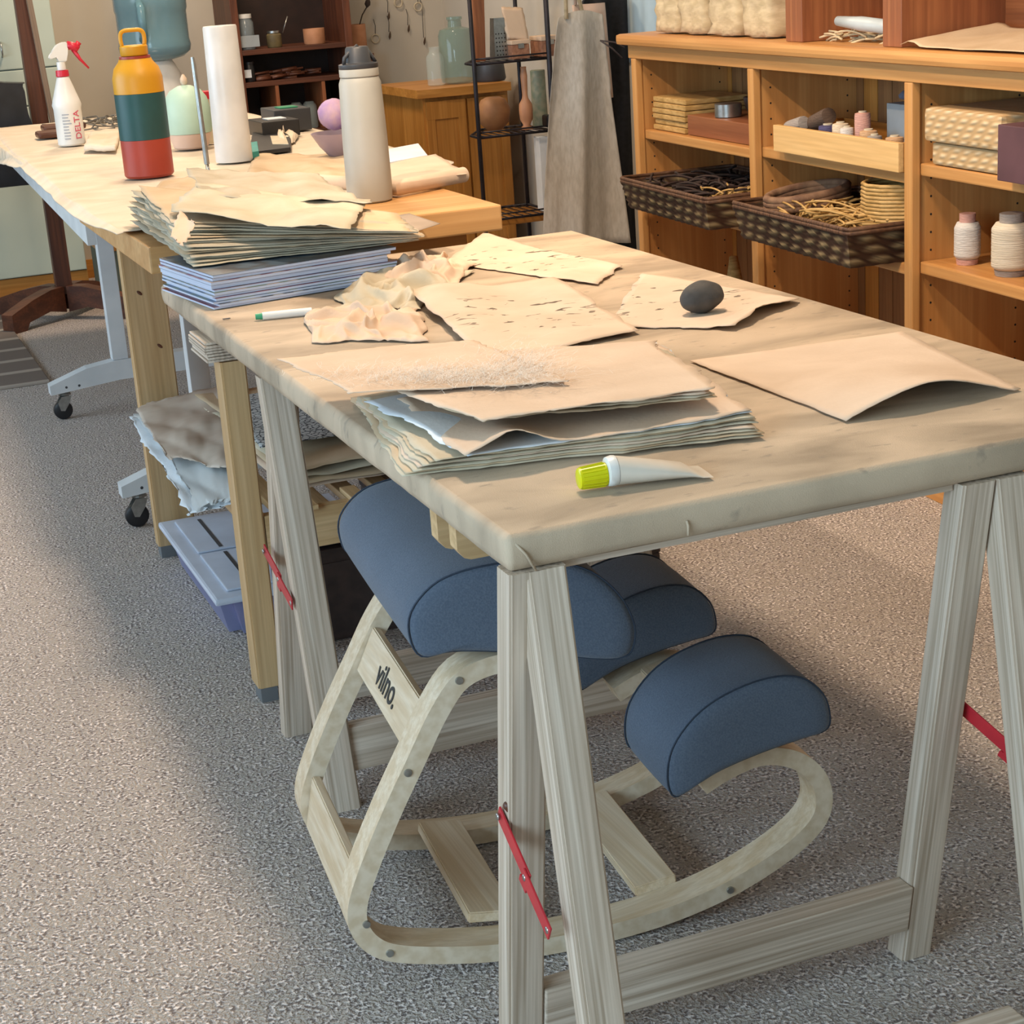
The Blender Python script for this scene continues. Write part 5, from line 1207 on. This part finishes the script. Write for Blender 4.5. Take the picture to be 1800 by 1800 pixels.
# clothes rail with apron, tote and black coat
cl = thing('clothes_rail', 'dark thin clothes rail beside the left end of the bookshelf', 'clothes rail', (2.05, 4.33, 0))
pxr = PY(1108, 20, 4.30).x
for x in (1.93, pxr): bm = nb(); tube(bm, [V((x, 4.42, 0)), V((x, 4.42, 1.62))], .009, 8); obj('rail_post', bm, mt['iron'], cl, True)
bm = nb(); tube(bm, [V((1.86, 4.42, 1.62)), V((pxr+.03, 4.42, 1.62))], .009, 8); obj('rail_bar', bm, mt['iron'], cl, True)
for x in (1.93, 2.0): bm = nb(); tube(bm, [V((x, 4.41, 1.60)), V((x, 4.30, 1.58)), V((x, 4.25, 1.60))], .005, 6); obj('hook', bm, mt['iron'], cl, True)
ya = 4.2
ap = thing('apron', 'grey linen apron hanging by its straps beside the bookshelf', 'apron', (1.93, ya, .3))
def apron_fn(u, v):
    z_ = 1.085-.80*v; f_ = v
    xl = 1.885-.10*f_**.8-.005; xr = 2.045+.005+.055*f_
    if v > .3: xr = 2.062+.04*(v-.3)/.7
    x = xl+(xr-xl)*u; d = .028*math.sin(u*9+1.2*v)*min(1, v*2+.25)+.010*math.sin(u*21+3*v)*v
    return V((x, ya+d, z_+(.02*math.sin(u*math.pi) if v < .02 else 0)))
bm = nb(); grid(bm, apron_fn, 40, 30, 0, (0, .002, 0)); obj('apron_body', bm, mt['linen'], ap, True)
bm = nb()
for xa_, xb_ in ((1.89, 1.93), (1.955, 1.93)): tube(bm, [V((xa_+.02, ya, 1.08)), V((xb_+.0, ya+.03, 1.35)), V((xb_, ya+.08, 1.585))], .007, 6)
obj('strap', bm, mt['linen2'], ap, True)
bm = nb(); a = V((2.02, ya-.03, 1.0)); tube(bm, [a, a+V((.05, -.01, -.01)), a+V((.09, -.0, -.03))], .003, 5); tube(bm, [a, a+V((.04, -.01, -.03)), a+V((.08, -.0, -.065))], .003, 5); obj('tie', bm, mt['brownbox'], ap, True)
bm = nb()
def tote_fn(u, v): return V((1.99+.12*u+.015*v, 4.315+.012*math.sin(u*6), 1.12-.33*v))
grid(bm, tote_fn, 12, 10, 0, (0, .014, 0)); tb = tag(obj('tote_bag', bm, mt['totecl'], None, True), 'pinkish canvas tote hanging behind the apron', 'bag')
bm = nb(); tube(bm, [V((2.0, 4.32, 1.12)), V((2.0, 4.31, 1.35)), V((2.0, 4.29, 1.585))], .006, 6); obj('handle', bm, mt['totecl'], tb, True)
def coat_fn(u, v): return V((2.045+.165*u, 4.345+.012*math.sin(u*12+v*3), 1.13-1.05*v+.03*math.sin(u*3)))
bm = nb(); grid(bm, coat_fn, 24, 24, 0, (0, .02, 0)); tag(obj('black_coat', bm, mt['blackcloth'], None, True), 'black coat hanging behind the apron next to the bookshelf', 'coat')
# pale sheet behind the rail, above the bookshelf end
bm = nb(); grid(bm, lambda u, v: sh(4.0+.75*u, .35+.004*math.sin(u*40), 1.62-.72*v), 30, 6, 0, (.003, 0, 0)); tag(obj('plastic_sheet', bm, mt['curtain'], None, True), 'pale blue sheet hanging on the wall behind the clothes rail', 'sheet')
